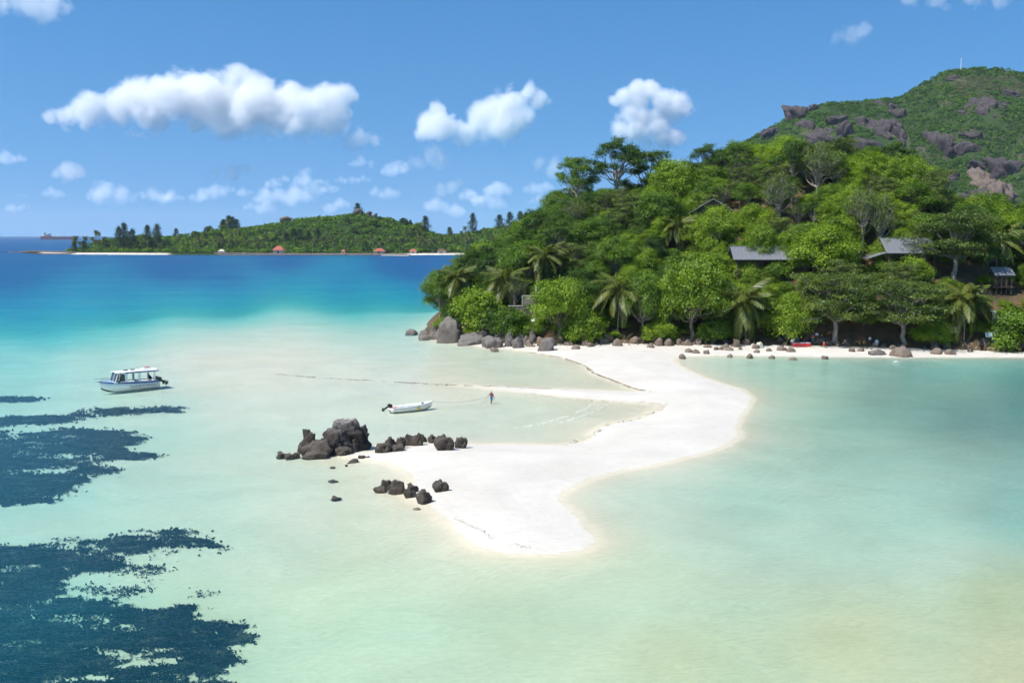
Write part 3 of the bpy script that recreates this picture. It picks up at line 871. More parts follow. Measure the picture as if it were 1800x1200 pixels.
def make_tree(name, seed, H, R, trunk_h, lobes, lobe_r, flat, clumps, leaves, leaf, leafmat, barkmat, clump_r=0.55,
              layers=None, low=0.0, upbias=0.35, trunk_r=0.24, twigs=0, lean=0.0, tintspan=0.6):
    """crown of lobes carried on limbs; each lobe is a shell of leaf clumps"""
    rng = np.random.default_rng(seed)
    wood = MB()
    top = np.array([lean * R, rng.normal() * .1 * R, trunk_h])
    tp = curve_pts((0, 0, -0.6), top, 0, 7, rng, 0.10)
    wood.tube(tp, list(np.linspace(trunk_r * 1.35, trunk_r * .75, len(tp))), 7)
    C, Nn, Tn = [], [], []
    for i in range(lobes):
        q = math.sqrt((i + 0.5) / lobes)
        az = i * 2.39996 + rng.normal() * .35
        if layers:
            lay = i % layers
            fz = (lay + 0.5) / layers
            q = math.sqrt(rng.uniform(0.05, 1)) * (1.0 - 0.35 * abs(fz - .45) * 2)
            z = trunk_h * .75 + (H - trunk_h * .75) * (fz + rng.normal() * .05) - q * q * H * .06
        else:
            dome = math.sqrt(max(0, 1 - (0.93 * q) ** 2))
            z0 = trunk_h * (1 - low)
            z = z0 + (H - lobe_r * flat * .9 - z0) * (dome * rng.uniform(.80, 1.05))
            if rng.random() < .3: z = z0 + (z - z0) * rng.uniform(.3, .8)
        rr = (R - lobe_r * .6) * q * rng.uniform(.85, 1.12)
        c = np.array([top[0] + rr * math.cos(az), top[1] + rr * math.sin(az), z])
        lr = lobe_r * rng.uniform(.7, 1.25)
        # limb
        st = np.array(tp[-1 - (i % 3)])
        lp = curve_pts(st, c - np.array([0, 0, lr * flat * .3]), -0.12 * rr if layers is None else .1 * rr, 6, rng, .12)
        r0 = trunk_r * rng.uniform(.3, .5)
        wood.tube(lp, list(np.linspace(r0, .03, len(lp))), 5, False)
        d = rng.normal(size=(clumps, 3)); d[:, 2] = d[:, 2] * .8 + upbias
        d /= np.linalg.norm(d, axis=1, keepdims=True)
        cc = c + d * lr * np.array([1, 1, flat]) * rng.uniform(.55, 1.05, (clumps, 1))
        for k in range(min(twigs, clumps)):
            wood.tube([tuple(lp[-2]), tuple((np.array(lp[-2]) + cc[k]) / 2 + rng.normal(size=3) * .1), tuple(cc[k] + d[k] * .25)], [.035, .025, .01], 4, False)
        ltint = rng.uniform(0, 1)
        m = max(3, int(leaves))
        P = np.repeat(cc, m, 0) + rng.normal(size=(clumps * m, 3)) * clump_r * np.array([1, 1, .75 * (flat * .5 + .5)])
        Nv = np.repeat(d, m, 0) * .8 + np.array([0, 0, .55]) + rng.normal(size=(clumps * m, 3)) * .45
        ct = np.repeat(rng.uniform(0, 1, clumps), m)
        C.append(P); Nn.append(Nv)
        Tn.append(np.clip((.45 * ltint + .40 * ct + .15 * rng.uniform(0, 1, clumps * m) - .5) * tintspan / .6 + .5, 0, 1))
    C = np.concatenate(C); Nn = np.concatenate(Nn); Tn = np.concatenate(Tn)
    V, Q = leaf_cards(C, Nn, leaf, rng)
    cm = mesh_np(name + '_crown', V, Q, leafmat)
    fattr(cm, 'tint', Tn)
    return wood.mesh(name + '_trunk', barkmat, True), cm, H, R

PROTO = {}
def proto(kind, n, fn):
    PROTO[kind] = [fn(i) for i in range(n)]

proto('bright', 3, lambda i: make_tree('bright', 100 + i, 10, 5.0, 3.4, 28, 1.7, .8, 18, 34, .29, M['leaf_bright'], M['bark'], .46, low=.35))
proto('mid', 3, lambda i: make_tree('mid', 200 + i, 10, 5.0, 3.6, 30, 1.55, .75, 18, 32, .28, M['leaf_mid'], M['bark_pale'], .46, low=.35, twigs=2))
proto('dark', 3, lambda i: make_tree('dark', 300 + i, 9.5, 5.2, 3.2, 32, 1.5, .65, 17, 32, .27, M['leaf_dark'], M['bark_pale'], .45, low=.4, twigs=2))
proto('umbrella', 3, lambda i: make_tree('umbrella', 400 + i, 10.5, 7.0, 4.6, 50, 2.0, .20, 20, 24, .28, M['leaf_olive'], M['bark_pale'], .42, layers=5, upbias=.5, twigs=4, trunk_r=.30))
proto('emergent', 3, lambda i: make_tree('emergent', 500 + i, 13, 5.2, 6.5, 24, 1.25, .5, 15, 30, .28, M['leaf_dark'] if i else M['leaf_mid'], M['bark_pale'], .36, low=.1, twigs=5, trunk_r=.30))
proto('bush', 3, lambda i: make_tree('bush', 600 + i, 4.2, 3.0, .9, 24, 1.1, .9, 17, 32, .25, M['leaf_bright'] if i != 1 else M['leaf_mid'], M['bark'], .36, low=.8, trunk_r=.12))
proto('dry', 2, lambda i: make_tree('dry', 700 + i, 9, 4.0, 4.0, 24, 1.3, .8, 12, 12, .26, M['leaf_olive'], M['bark_pale'], .40, low=.1, twigs=9, trunk_r=.26))

def place_tree(kind, var, loc, sx, sz, rz, name, label, group, cat='tree'):
    tm, cm, H, R = PROTO[kind][var]
    e = empty(name, loc, rz)
    e.scale = (sx, sx, sz)
    tag(e, label, cat, group)
    link(bpy.data.objects.new('trunk', tm), e)
    link(bpy.data.objects.new('crown', cm), e)
    return e

def fits_view(loc, R, H, slack=0.75):
    for x0, y0, x1, y1, Y in CLEAR:
        if loc[1] > Y - 1: continue
        px, pb = to_px(loc[0], loc[1], loc[2]); _, pt = to_px(loc[0], loc[1], loc[2] + H)
        r = R * F / loc[1] * slack
        if px + r > x0 and px - r < x1 and pt < y1 and pb > y0: return False
    return True

def tree_by_box(kind, var, px, base, top, wid, name, label, group=None, cat='tree', on=None):
    """a tree standing where the photo column meets the land, as tall and wide as it shows"""
    p = HIT(px, base) if on is None else on
    sc = p.y / F
    tm, cm, H, R = PROTO[kind][var]
    z = land_z(p.x, p.y)
    h = AT(px, top, p.y).z - z
    TREES.append((p.x, p.y, wid * sc / 2))
    return place_tree(kind, var, (p.x, p.y, z), wid * sc / (2 * R), h / H, RNG.uniform(0, 6.28), name, label, group, cat)
# ------------------------------------------------------------------ rocks on the sandbar
def z7(x0, x1, y0, y1): return (460 + x0 * .2111, 460 + x1 * .2111, 710 + y0 * .2111, 710 + y1 * .2111)
p = G(596, 800, 0)
oc = empty('rock_outcrop', (p.x, p.y, 0)); tag(oc, 'big dark rock outcrop with pale grey top at the sandbar edge', 'rock')
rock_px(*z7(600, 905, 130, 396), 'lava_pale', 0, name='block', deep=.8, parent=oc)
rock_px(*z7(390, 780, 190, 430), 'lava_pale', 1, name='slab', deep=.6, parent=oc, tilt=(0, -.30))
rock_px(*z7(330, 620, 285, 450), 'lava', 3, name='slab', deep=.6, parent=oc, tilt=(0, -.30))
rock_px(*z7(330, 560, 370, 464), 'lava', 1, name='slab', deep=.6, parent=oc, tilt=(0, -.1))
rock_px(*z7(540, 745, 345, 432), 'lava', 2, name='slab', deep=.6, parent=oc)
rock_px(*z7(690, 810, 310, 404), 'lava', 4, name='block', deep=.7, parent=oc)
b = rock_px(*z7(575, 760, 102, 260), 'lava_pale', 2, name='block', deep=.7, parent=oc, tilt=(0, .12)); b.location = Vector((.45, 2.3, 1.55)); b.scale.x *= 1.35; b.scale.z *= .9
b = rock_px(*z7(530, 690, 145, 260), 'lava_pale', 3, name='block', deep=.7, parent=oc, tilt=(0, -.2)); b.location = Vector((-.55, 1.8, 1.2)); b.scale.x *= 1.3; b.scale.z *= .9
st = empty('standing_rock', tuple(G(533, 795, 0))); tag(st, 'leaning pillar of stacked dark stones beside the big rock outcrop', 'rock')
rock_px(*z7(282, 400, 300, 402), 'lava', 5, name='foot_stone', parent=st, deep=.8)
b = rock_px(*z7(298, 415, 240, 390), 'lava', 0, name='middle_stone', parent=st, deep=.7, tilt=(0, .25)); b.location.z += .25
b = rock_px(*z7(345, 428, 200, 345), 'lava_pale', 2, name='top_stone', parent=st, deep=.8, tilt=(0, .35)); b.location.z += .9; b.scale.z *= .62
gl = 'low dark boulders in the water by the big outcrop'
rock_px(*z7(105, 218, 386, 462), 'lava', 6, 'round black boulder in the water, farthest from the big outcrop', gl)
rock_px(*z7(185, 272, 402, 468), 'lava', 2, 'black boulder in the water between two others by the big outcrop', gl)
rock_px(*z7(250, 320, 392, 458), 'lava', 4, 'black boulder in the water touching the big outcrop', gl)
g2 = 'dark boulders along the back of the sandbar tip'
for i, (a, lb) in enumerate([((1018, 1118, 265, 372), 'knobbly dark boulder on top of the heap landward of the outcrop'),
                             ((1112, 1198, 263, 372), 'dark boulder landward of the knobbly one in the heap'),
                             ((935, 1075, 312, 408), 'broad dark boulder at the foot of the heap, next to the outcrop'),
                             ((1050, 1190, 330, 396), 'flat dark boulder at the foot of the heap, sandbar side'),
                             ((1172, 1262, 240, 348), 'dark boulder seaward of the tallest one in the middle heap'),
                             ((1236, 1345, 226, 348), 'tallest dark boulder of the middle heap'),
                             ((1310, 1378, 245, 318), 'small dark boulder landward of the tallest in the middle heap'),
                             ((1376, 1458, 248, 326), 'low split dark boulder behind the pointed pair'),
                             ((1428, 1606, 246, 388), 'big brown pointed boulder of the pair standing on sand'),
                             ((1604, 1714, 262, 370), 'smaller brown pointed boulder of the pair standing on sand')]):
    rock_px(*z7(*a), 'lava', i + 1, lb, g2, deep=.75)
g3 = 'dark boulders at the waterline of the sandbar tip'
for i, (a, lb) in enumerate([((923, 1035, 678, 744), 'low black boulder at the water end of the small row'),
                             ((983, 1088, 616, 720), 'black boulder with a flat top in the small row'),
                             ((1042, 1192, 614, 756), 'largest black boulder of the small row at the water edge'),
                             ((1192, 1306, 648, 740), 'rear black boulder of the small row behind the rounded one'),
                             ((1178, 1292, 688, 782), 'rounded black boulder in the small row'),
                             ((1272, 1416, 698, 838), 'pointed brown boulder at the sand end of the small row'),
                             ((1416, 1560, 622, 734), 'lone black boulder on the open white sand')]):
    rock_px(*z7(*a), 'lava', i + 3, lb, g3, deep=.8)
rock_px(*z7(563, 662, 758, 812), 'lava', 6, 'small black rock alone in the shallows seaward of the sandbar tip', None)
rock_px(*z7(1258, 1322, 856, 884), 'granite_brown', 2, 'small flat stone at the wet sand below the boulder row', None)
for a in ((700, 800, 452, 496), (795, 868, 420, 456), (540, 636, 628, 660), (562, 612, 516, 540), (690, 720, 500, 522), (860, 905, 430, 446)):
    rock_px(*z7(*a), 'lava', int(a[0]), 'flat dark reef stone awash beside the big outcrop', 'flat reef stones awash by the outcrop', deep=.7, sink=.5)

# ------------------------------------------------------------------ boulders of the headland and the beach
def z1(x0, x1, y0, y1): return (690 + x0 * .311, 690 + x1 * .311, 520 + y0 * .311, 520 + y1 * .311)
def z2(x0, x1, y0, y1): return (1150 + x0 * .361, 1150 + x1 * .361, 520 + y0 * .361, 520 + y1 * .361)
HEAD = [((243, 402, 112, 268), 'biggest grey boulder at the seaward end of the headland'), ((352, 535, 203, 280), 'long grey boulder landward of the biggest headland boulder'),
        ((495, 628, 222, 298), 'smooth brown grey boulder in the middle of the headland row'), ((628, 692, 203, 288), 'upright split boulder landward of the smooth headland boulder'),
        ((672, 748, 228, 297), 'round grey boulder at the landward end of the headland row'), ((818, 912, 233, 312), 'rough dark boulder standing on the sand at the end of the headland'),
        ((868, 932, 230, 284), 'dark boulder behind the rough one on the sand'), ((358, 428, 174, 226), 'rounded boulder perched behind the long headland boulder'),
        ((538, 605, 165, 226), 'dark boulder perched behind the smooth headland boulder'), ((600, 664, 172, 246), 'tall dark boulder below the pale headland shrub'),
        ((765, 815, 192, 262), 'upright dark boulder below the stepped wall'), ((733, 778, 222, 266), 'small round boulder below the stepped wall'),
        ((748, 788, 246, 274), 'small pale boulder in front of the stepped wall'), ((658, 714, 240, 274), 'small brown boulder wedged in the headland row'),
        ((66, 142, 186, 226), 'low dark rock farthest out in the water off the headland'), ((143, 208, 188, 228), 'low dark rock in the middle of the row off the headland'),
        ((143, 208, 218, 254), 'low dark rock in front of the row off the headland'), ((208, 256, 168, 194), 'small dark rock closest to the biggest headland boulder'), ((200, 248, 212, 244), 'flat dark rock between the offshore row and the biggest boulder'),
        ((300, 360, 108, 160), 'boulder behind the biggest headland boulder'), ((430, 500, 178, 226), 'boulder under the pale headland shrub'), ((690, 740, 195, 240), 'boulder among roots below the stepped wall'), ((465, 545, 190, 240), 'flat boulder above the long headland boulder')]
for i, (a, lb) in enumerate(HEAD):
    rock_px(*z1(*a), 'granite' if i != 2 else 'granite', i, lb, 'boulders of the headland', deep=.8)
BEACH = [z1(1010, 1062, 276, 303), z1(1340, 1408, 226, 272), z1(1250, 1294, 252, 282), z1(940, 978, 218, 258), z1(968, 1002, 256, 280), z1(550, 602, 288, 318),
         z2(108, 147, 206, 241), z2(143, 188, 213, 243), z2(150, 192, 253, 278), z2(184, 224, 258, 281), z2(240, 272, 262, 285), z2(240, 287, 236, 253), z2(290, 322, 246, 265), z2(315, 342, 246, 265), z2(335, 367, 230, 255),
         z2(345, 392, 246, 269), z2(385, 422, 208, 251), z2(410, 432, 248, 264), z2(485, 517, 260, 278), z2(545, 577, 253, 271), z2(600, 648, 241, 268), z2(645, 692, 248, 275), z2(950, 982, 248, 273), z2(1148, 1188, 258, 293),
         z2(1350, 1412, 253, 285), z2(1420, 1480, 258, 287), z2(1530, 1557, 256, 275), z2(1650, 1682, 248, 271), z2(1690, 1772, 226, 256), z2(990, 1030, 252, 272),
         z2(355, 384, 282, 301), z2(450, 484, 278, 308), z2(560, 592, 286, 309), z2(660, 702, 297, 315), z2(815, 852, 289, 311), z2(120, 157, 281, 308)]
for i, a in enumerate(BEACH):
    rock_px(*a, 'granite_brown', i, 'small brown boulder on the white beach sand' if i < 30 else 'small dark boulder at the waterline of the lagoon beach', 'boulders on the beach' if i < 30 else 'boulders at the lagoon waterline', deep=.85)
rock_px(*z2(1172, 1268, 243, 300), 'granite_brown', 3, 'large domed brown boulder with a pale foot on the lagoon beach', None, deep=.8)
rock_px(*z2(1745, 1808, 196, 256), 'granite', 2, 'tall pinkish grey boulder at the landward end of the beach', None)
rock_px(*z2(1045, 1145, 260, 290), 'granite', 4, 'flat mossy slab on the beach seaward of the domed boulder', None, deep=.5)
rock_px(*z2(468, 502, 230, 255), 'pale_stone', 0, 'pale lichen covered stone on the beach, smaller of two', None)
rock_px(*z2(498, 537, 222, 256), 'pale_stone', 1, 'pale lichen covered stone on the beach, larger of two', None)
rock_px(*z2(1158, 1214, 313, 336), 'pale_stone', 0, 'pale rock just under the lagoon water off the domed boulder', None, sink=.6)
r = np.random.default_rng(11)
for i in range(165):
    px = r.uniform(925, 1815)
    row = np.interp(px, [925, 1200, 1400, 1600, 1800], [606, 605, 607, 610, 614]) + r.normal() * 3.0
    if 1385 < px < 1470 and row > 602: row -= 7
    w = 4 + 15 * r.random() ** 2.2 + (6 if r.random() < .1 else 0); h = w * r.uniform(.55, .85)
    rock_px(px - w / 2, px + w / 2, row - h, row, 'granite_brown', i, 'small stone in the rubble along the tree line of the beach', 'stones along the tree line', name='stone', deep=.9, sink=.2)
for i in range(46):
    px = r.uniform(752, 925); row = np.interp(px, [752, 800, 850, 925], [592, 592, 598, 606]) + r.normal() * 3.5
    w = r.uniform(8, 22); h = w * r.uniform(.6, .9)
    rock_px(px - w / 2, px + w / 2, row - h, row, 'granite', i, 'grey stone packed between the headland boulders', 'stones between the headland boulders', name='stone', deep=.9, sink=.2)

# ------------------------------------------------------------------ seagrass beds on the lagoon floor, wrack lines of dead weed
def z3(l): return [(x * .45, 660 + y * .45) for x, y in l]
GRASS = [('long thin dark seagrass strip off the covered boat', z3([(-80, 172), (200, 158), (380, 138), (500, 132), (530, 145), (400, 165), (250, 182), (100, 192), (-80, 208)]), 12000, .45),
         ('small seagrass sliver at the end of the long strip', z3([(545, 145), (640, 136), (690, 138), (680, 147), (560, 151)]), 1100, .45),
         ('faint seagrass streaks near the covered boat', z3([(0, 85), (140, 85), (130, 95), (0, 96)]), 900, .5),
         ('broad dark seagrass bed beside the long thin strip', z3([(-80, 215), (60, 240), (170, 220), (290, 212), (420, 225), (480, 245), (530, 255), (490, 280), (530, 315), (590, 325), (450, 340), (350, 355), (220, 355), (120, 368), (140, 395), (260, 378), (370, 362), (420, 395), (330, 415), (275, 430), (260, 460), (200, 490), (100, 502), (-80, 505)]), 34000, .42),
         ('ragged arm reaching out from the largest seagrass bed', z3([(-80, 685), (150, 664), (400, 650), (450, 635), (580, 630), (700, 619), (770, 624), (800, 655), (875, 682), (820, 686), (740, 672), (640, 666), (560, 680), (480, 720), (400, 770), (300, 775), (200, 800), (190, 850), (-80, 880)]), 26000, .33),
         ('largest dark seagrass bed with pale sand holes', z3([(-80, 850), (150, 835), (260, 862), (330, 880), (400, 893), (480, 900), (560, 922), (640, 922), (730, 903), (765, 912), (735, 950), (760, 975), (850, 985), (940, 1003), (950, 1050), (880, 1075), (840, 1100), (872, 1150), (865, 1230), (-80, 1260)]), 46000, .30),
         ('scattered thin seagrass sprigs on pale sand', z3([(480, 700), (700, 690), (640, 780), (620, 840), (500, 870), (330, 850), (230, 830), (400, 780)]), 2200, .26),
         ('pinkish seagrass sprigs at the bed edge', z3([(730, 850), (800, 845), (900, 852), (860, 870), (760, 875)]), 700, .24)]
HOLES = [z3([(465, 1145), (540, 1108), (720, 1118), (690, 1142), (560, 1146)]), z3([(150, 1185), (400, 1180), (430, 1200), (180, 1210)])]
m, nt, N, L, out = mat_new('seagrass_blades')
pr = N.new('ShaderNodeBsdfDiffuse')
L.new(ramp(nt, attr(nt, 'tint').outputs['Fac'], [(0.05, (.006, .004, .016)), (0.4, (.014, .014, .03)), (0.7, (.04, .042, .04)), (1.0, (.12, .11, .08))]).outputs[0], pr.inputs[0])
L.new(pr.outputs[0], out.inputs[0]); M['seagrass'] = m
def fract(x, y):
    return noise.noise(Vector((x * .16, y * .42, 3.1))) + .65 * noise.noise(Vector((x * .55, y * 1.2, 7.7))) + .45 * noise.noise(Vector((x * 1.7, y * 3.2, 1.7)))
for gi, (lb, poly, cnt, size) in enumerate(GRASS):
    rng = np.random.default_rng(900 + gi)
    W = np.array([tuple(G(x, y, -.6)[:2]) for x, y in poly])
    lo, hi = W.min(0) - 2, W.max(0) + 2
    P = rng.uniform(lo, hi, (int(cnt * 6.5), 2))
    sd = sdist(P[:, 0], P[:, 1], W)
    fs = 60.0 / W[:, 1].mean()
    nz = np.array([fract(a * fs * 1.3, b * fs * 1.3) for a, b in P])
    q_ = np.clip(sd / (.011 * W[:, 1].mean()), -3.5, .55) + nz * 1.7
    keep = rng.random(len(P)) < .5 / (1 + np.exp(-((q_ - (.45 if gi not in (6, 7) else 1.2)) * 3.4)))
    for h_ in HOLES:
        Wh = np.array([tuple(G(x, y, -.6)[:2]) for x, y in h_])
        keep &= ~(sdist(P[:, 0], P[:, 1], Wh) + nz * .7 > 0)
    P = P[keep][:int(cnt * .62)]
    Z = np.array([ground_z(a, b) for a, b in P])
    k = 2
    C = np.repeat(np.column_stack([P, Z + size * .32]), k, 0) + rng.normal(size=(len(P) * k, 3)) * np.array([.07, .07, .03])
    Nv = rng.normal(size=(len(C), 3)); Nv[:, 2] = np.abs(Nv[:, 2]) * .6 + .5
    V, Q = leaf_cards(C, Nv, size * .85, rng, .5)
    V[:, 2] = np.minimum(V[:, 2], -.04)
    me = mesh_np('seagrass', V, Q, M['seagrass'])
    tn = np.repeat(np.array([noise.noise(Vector((a * .5, b * 1.1, 9.0))) + .5 * noise.noise(Vector((a * 1.9, b * 3.6, 2.0))) for a, b in P]), k)
    fattr(me, 'tint', np.clip(.36 + tn * .75 + rng.normal(0, .16, len(Q)), 0, 1))
    tag(link(bpy.data.objects.new('seagrass', me)), lb, 'seagrass', kind='stuff')

M['wrack'] = simple('dead_weed', (.12, .075, .04), .9, 0, .35, 6)
def wrack(lb, line, n, spread, seed, z=None, size=.16):
    rng = np.random.default_rng(seed)
    pts = np.array([tuple(G(x, y, 0)[:2]) for x, y in line])
    seg = np.linalg.norm(np.diff(pts, axis=0), axis=1); cum = np.concatenate([[0], np.cumsum(seg)])
    t = rng.uniform(0, cum[-1], n)
    cl = np.array([noise.noise(Vector((v * .5, seed, 0))) for v in t])
    t = t[cl > -.12]
    P = np.column_stack([np.interp(t, cum, pts[:, 0]), np.interp(t, cum, pts[:, 1])]) + rng.normal(size=(len(t), 2)) * spread
    Z = np.array([max(ground_z(a, b), -.02) + .03 for a, b in P])
    Nv = rng.normal(size=(len(P), 3)) * .35 + np.array([0, 0, 1])
    V, Q = leaf_cards(np.column_stack([P, Z]), Nv, size, rng, .6)
    me = mesh_np('seaweed_wrack', V, Q, M['wrack']); fattr(me, 'tint', rng.uniform(0, 1, len(Q)))
    tag(link(bpy.data.objects.new('seaweed_wrack', me)), lb, 'seaweed', kind='stuff')
wrack('brown line of dead weed along the upper pool shore', [(931, 619), (989, 629), (1028, 643), (1043, 656), (1075, 668), (1109, 681), (1146, 691)], 1500, .16, 3)
wrack('broken line of dead weed along the drowned spit', [(485, 657), (540, 662), (620, 667), (700, 671), (760, 675), (830, 678), (900, 681), (1000, 687)], 700, .35, 4, size=.22)
wrack('faint line of dead weed along the lower pool shore', [(930, 692), (1040, 704), (1150, 709), (1170, 712), (1156, 722), (1120, 737), (1070, 746), (1040, 765), (990, 784)], 500, .30, 5)
wrack('faint tide line of weed near the sandbar tip', [(780, 905), (815, 920), (845, 935), (870, 952), (930, 966)], 150, .12, 6, size=.10)

M['foam'] = simple('sea_foam', (.82, .84, .83), .9, 0, .05, 6)
def foam(lb, line, n, spread, seed):
    wrack(lb, line, n, spread, seed, size=.14)
    o = [o for o in COL.objects if o.get('label') == lb][0]
    o.name = 'foam_line'; o['category'] = 'foam'; o.data.materials.clear(); o.data.materials.append(M['foam'])
foam('thin white ripple crest crossing the lower pool near its shore', [(985, 742), (1010, 735), (1038, 726), (1060, 716), (1076, 706)], 420, .05, 61)
foam('thin white ripple crest in the middle of the lower pool', [(905, 752), (960, 742), (1000, 730), (1030, 718), (1044, 708)], 320, .06, 62)
# ------------------------------------------------------------------ boats
M['hull_white'] = simple('white_hull_paint', (.78, .79, .77), .3, 0, .05, 1.2)
M['hull_cream'] = simple('off_white_hull', (.74, .73, .66), .4, 0, .08, 1.5)
M['navy'] = simple('navy_trim', (.02, .06, .20), .35, 0, .1, 2)
M['blue_deck'] = simple('sky_blue_deck', (.22, .42, .70), .45, 0, .1, 2)
M['antifoul'] = simple('dark_green_bottom', (.01, .07, .085), .6, 0, .2, 2)
M['black_plastic'] = simple('black_engine_plastic', (.016, .017, .02), .35, 0, .2, 3)
M['steel'] = simple('stainless_rail', (.55, .56, .57), .25, 1.0, .05, 2)
M['red'] = simple('red_plastic', (.55, .04, .04), .5, 0, .15, 3)
M['yellow'] = simple('yellow_paint', (.75, .52, .04), .5, 0, .1, 3)
M['grey_seat'] = simple('grey_interior', (.40, .42, .44), .7, 0, .1, 2)
M['tint_glass'] = simple('smoked_glass', (.045, .05, .05), .06, 0, .2, 1)
M['rope'] = simple('pale_rope', (.30, .26, .20), .9, 0, .2, 20)
M['lettering'] = simple('black_lettering', (.02, .025, .06), .5, 0, .05, 2)

def hull(L, B, sheer, bowrise, draft, n=22, fine=2.4, dead=.45):
    """sections from transom (x=0) to stem (x=L): keel, chine, sheer"""
    rows = []
    for i in range(n):
        t = i / (n - 1)
        b = B / 2 * (1 - max(0, (t - .35) / .65) ** fine) ** .85 * (.92 + .08 * min(1, t * 3))
        b = max(b, .02)
        zk = -draft + (draft + sheer * .35) * max(0, (t - .72) / .28) ** 2.2
        zs = sheer + bowrise * t ** 2.2
        zc = zk + (zs - zk) * (dead * .55)
        x = L * t
        flare = .80 + .06 * t
        rows.append([(x - .0, 0, zk), (x + .03, b * flare, zc), (x + .10 * t, b * .96, zc + (zs - zc) * .55), (x + .22 * t, b, zs)])
    return rows
def hull_parts(rows, e, upper, lower, split=1, stripe=None):
    n = len(rows)
    low, up = MB(), MB()
    for sg in (1, -1):
        for k in range(3):
            tgt = low if k < split else up
            vs_ = []; fs_ = []
            for r_ in rows:
                vs_ += [(r_[k][0], sg * r_[k][1], r_[k][2]), (r_[k + 1][0], sg * r_[k + 1][1], r_[k + 1][2])]
            for i in range(n - 1): fs_.append((2 * i, 2 * i + 1, 2 * i + 3, 2 * i + 2))
            tgt.add(vs_, fs_)
    r0 = rows[0]
    up.add([(p[0], p[1], p[2]) for p in r0] + [(p[0], -p[1], p[2]) for p in r0[::-1]], [tuple(range(8))])
    def fin(mb, name, mat):
        o = mb.build(name, mat, e, True)
        bm = bmesh.new(); bm.from_mesh(o.data); bmesh.ops.remove_doubles(bm, verts=bm.verts, dist=.002); bmesh.ops.recalc_face_normals(bm, faces=bm.faces); bm.to_mesh(o.data); bm.free()
        sm = o.modifiers.new('thickness', 'SOLIDIFY'); sm.thickness = .05; sm.offset = -1
        return o
    fin(up, 'hull', upper); fin(low, 'hull_bottom', lower)
    return rows
def text_mesh(s, size, mat, parent, loc, rot, name='lettering', ext=.006):
    c = bpy.data.curves.new('t', 'FONT'); c.body = s; c.size = size; c.extrude = ext; c.align_x = 'CENTER'
    o = bpy.data.objects.new('t', c); COL.objects.link(o)
    bpy.context.view_layer.update()
    me = bpy.data.meshes.new_from_object(o.evaluated_get(bpy.context.evaluated_depsgraph_get()))
    bpy.data.objects.remove(o)
    me.materials.clear(); me.materials.append(mat)
    q = bpy.data.objects.new(name, me); q.location = loc; q.rotation_euler = rot
    return link(q, parent)
def outboard(parent, x, y, z, s, tilt):
    """engine tilted up on the transom: cowl, leg, propeller"""
    R = Matrix.Rotation(tilt, 3, 'Y'); o0 = Vector((x, y, z))
    def T(p): return o0 + R @ (Vector(p) * s)
    mb = MB()
    prof = [(-.50, -.05, .20), (-.46, .20, .30), (-.30, .50, .34), (.05, .62, .34), (.25, .50, .30), (.28, .05, .26)]
    vs_ = []
    for px_, pz, hw in prof: vs_ += [T((px_, -hw * .8, pz)), T((px_, hw * .8, pz))]
    n = len(prof)
    fs_ = [(2 * i, 2 * i + 1, 2 * i + 3, 2 * i + 2) for i in range(n - 1)] + [(2 * n - 2, 2 * n - 1, 1, 0), tuple(2 * i for i in range(n)), tuple(2 * i + 1 for i in reversed(range(n)))]
    mb.add(vs_, fs_)
    cowl = mb.build('engine_cowl', M['black_plastic'], parent, False, .04)
    lg = MB()
    lg.box(T((-.12, 0, -.45)), (.26 * s, .16 * s, .95 * s), R)
    lg.box(T((-.10, 0, -.95)), (.62 * s, .10 * s, .05 * s), R)
    lg.box(T((-.10, 0, -1.12)), (.16 * s, .07 * s, .40 * s), R)
    lg.tube([T((.22, 0, -1.08)), T((.12, 0, -1.08)), T((-.30, 0, -1.08)), T((-.42, 0, -1.08))], [.03 * s, .10 * s, .10 * s, .05 * s], 8)
    leg = lg.build('engine_leg', M['black_plastic'], parent)
    pr_ = MB()
    for k in range(3):
        Rk = R @ Matrix.Rotation(k * 2.094, 3, 'X') @ Matrix.Rotation(.5, 3, 'Z')
        pr_.box(T((-.42, 0, -1.08)) + R @ (Matrix.Rotation(k * 2.094, 3, 'X') @ Vector((0, 0, .12 * s))), (.03 * s, .10 * s, .2 * s), Rk)
    pr_.build('propeller', M['black_plastic'], leg)

# --- covered tour boat
bw, sw = G(176, 688), G(276, 678)
dv = bw - sw
L_ = dv.length * .985
tb = empty('tour_boat', tuple(sw), math.atan2(dv.y, dv.x)); tag(tb, 'white covered tour boat with blue deck and twin black engines', 'boat')
rows = hull(L_, 2.9, .92, .48, .35, dead=.35)
hull_parts(rows, tb, M['hull_white'], M['antifoul'])
for sg, nm in ((1, 'rub_rail'), (-1, 'rub_rail')):
    MB().tube([(r_[3][0], sg * (r_[3][1] + .02), r_[3][2] - .03) for r_ in rows], .075, 8).build(nm, M['navy'], tb, True)
dk = MB()
di = [i for i, r_ in enumerate(rows) if r_[0][0] > L_ * .70]
vs_ = []
for i in di:
    r_ = rows[i][3]; vs_ += [(r_[0], -r_[1] + .04, r_[2] + .0), (r_[0], 0, r_[2] + .16 * (1 - (i - di[0]) / len(di))), (r_[0], r_[1] - .04, r_[2] + .0)]
fs_ = []
for k in range(len(di) - 1):
    a = 3 * k; fs_ += [(a, a + 1, a + 4, a + 3), (a + 1, a + 2, a + 5, a + 4)]
dk.add(vs_, fs_); dk.build('foredeck', M['blue_deck'], tb, True)
fl = MB(); vs_ = []
for r_ in rows[:len(rows) - 5]: vs_ += [(r_[0][0] + .05, -r_[2][1] + .06, .22), (r_[0][0] + .05, r_[2][1] - .06, .22)]
fl.add(vs_, [(2 * i, 2 * i + 1, 2 * i + 3, 2 * i + 2) for i in range(len(rows) - 6)]); fl.build('cockpit_floor', M['grey_seat'], tb)
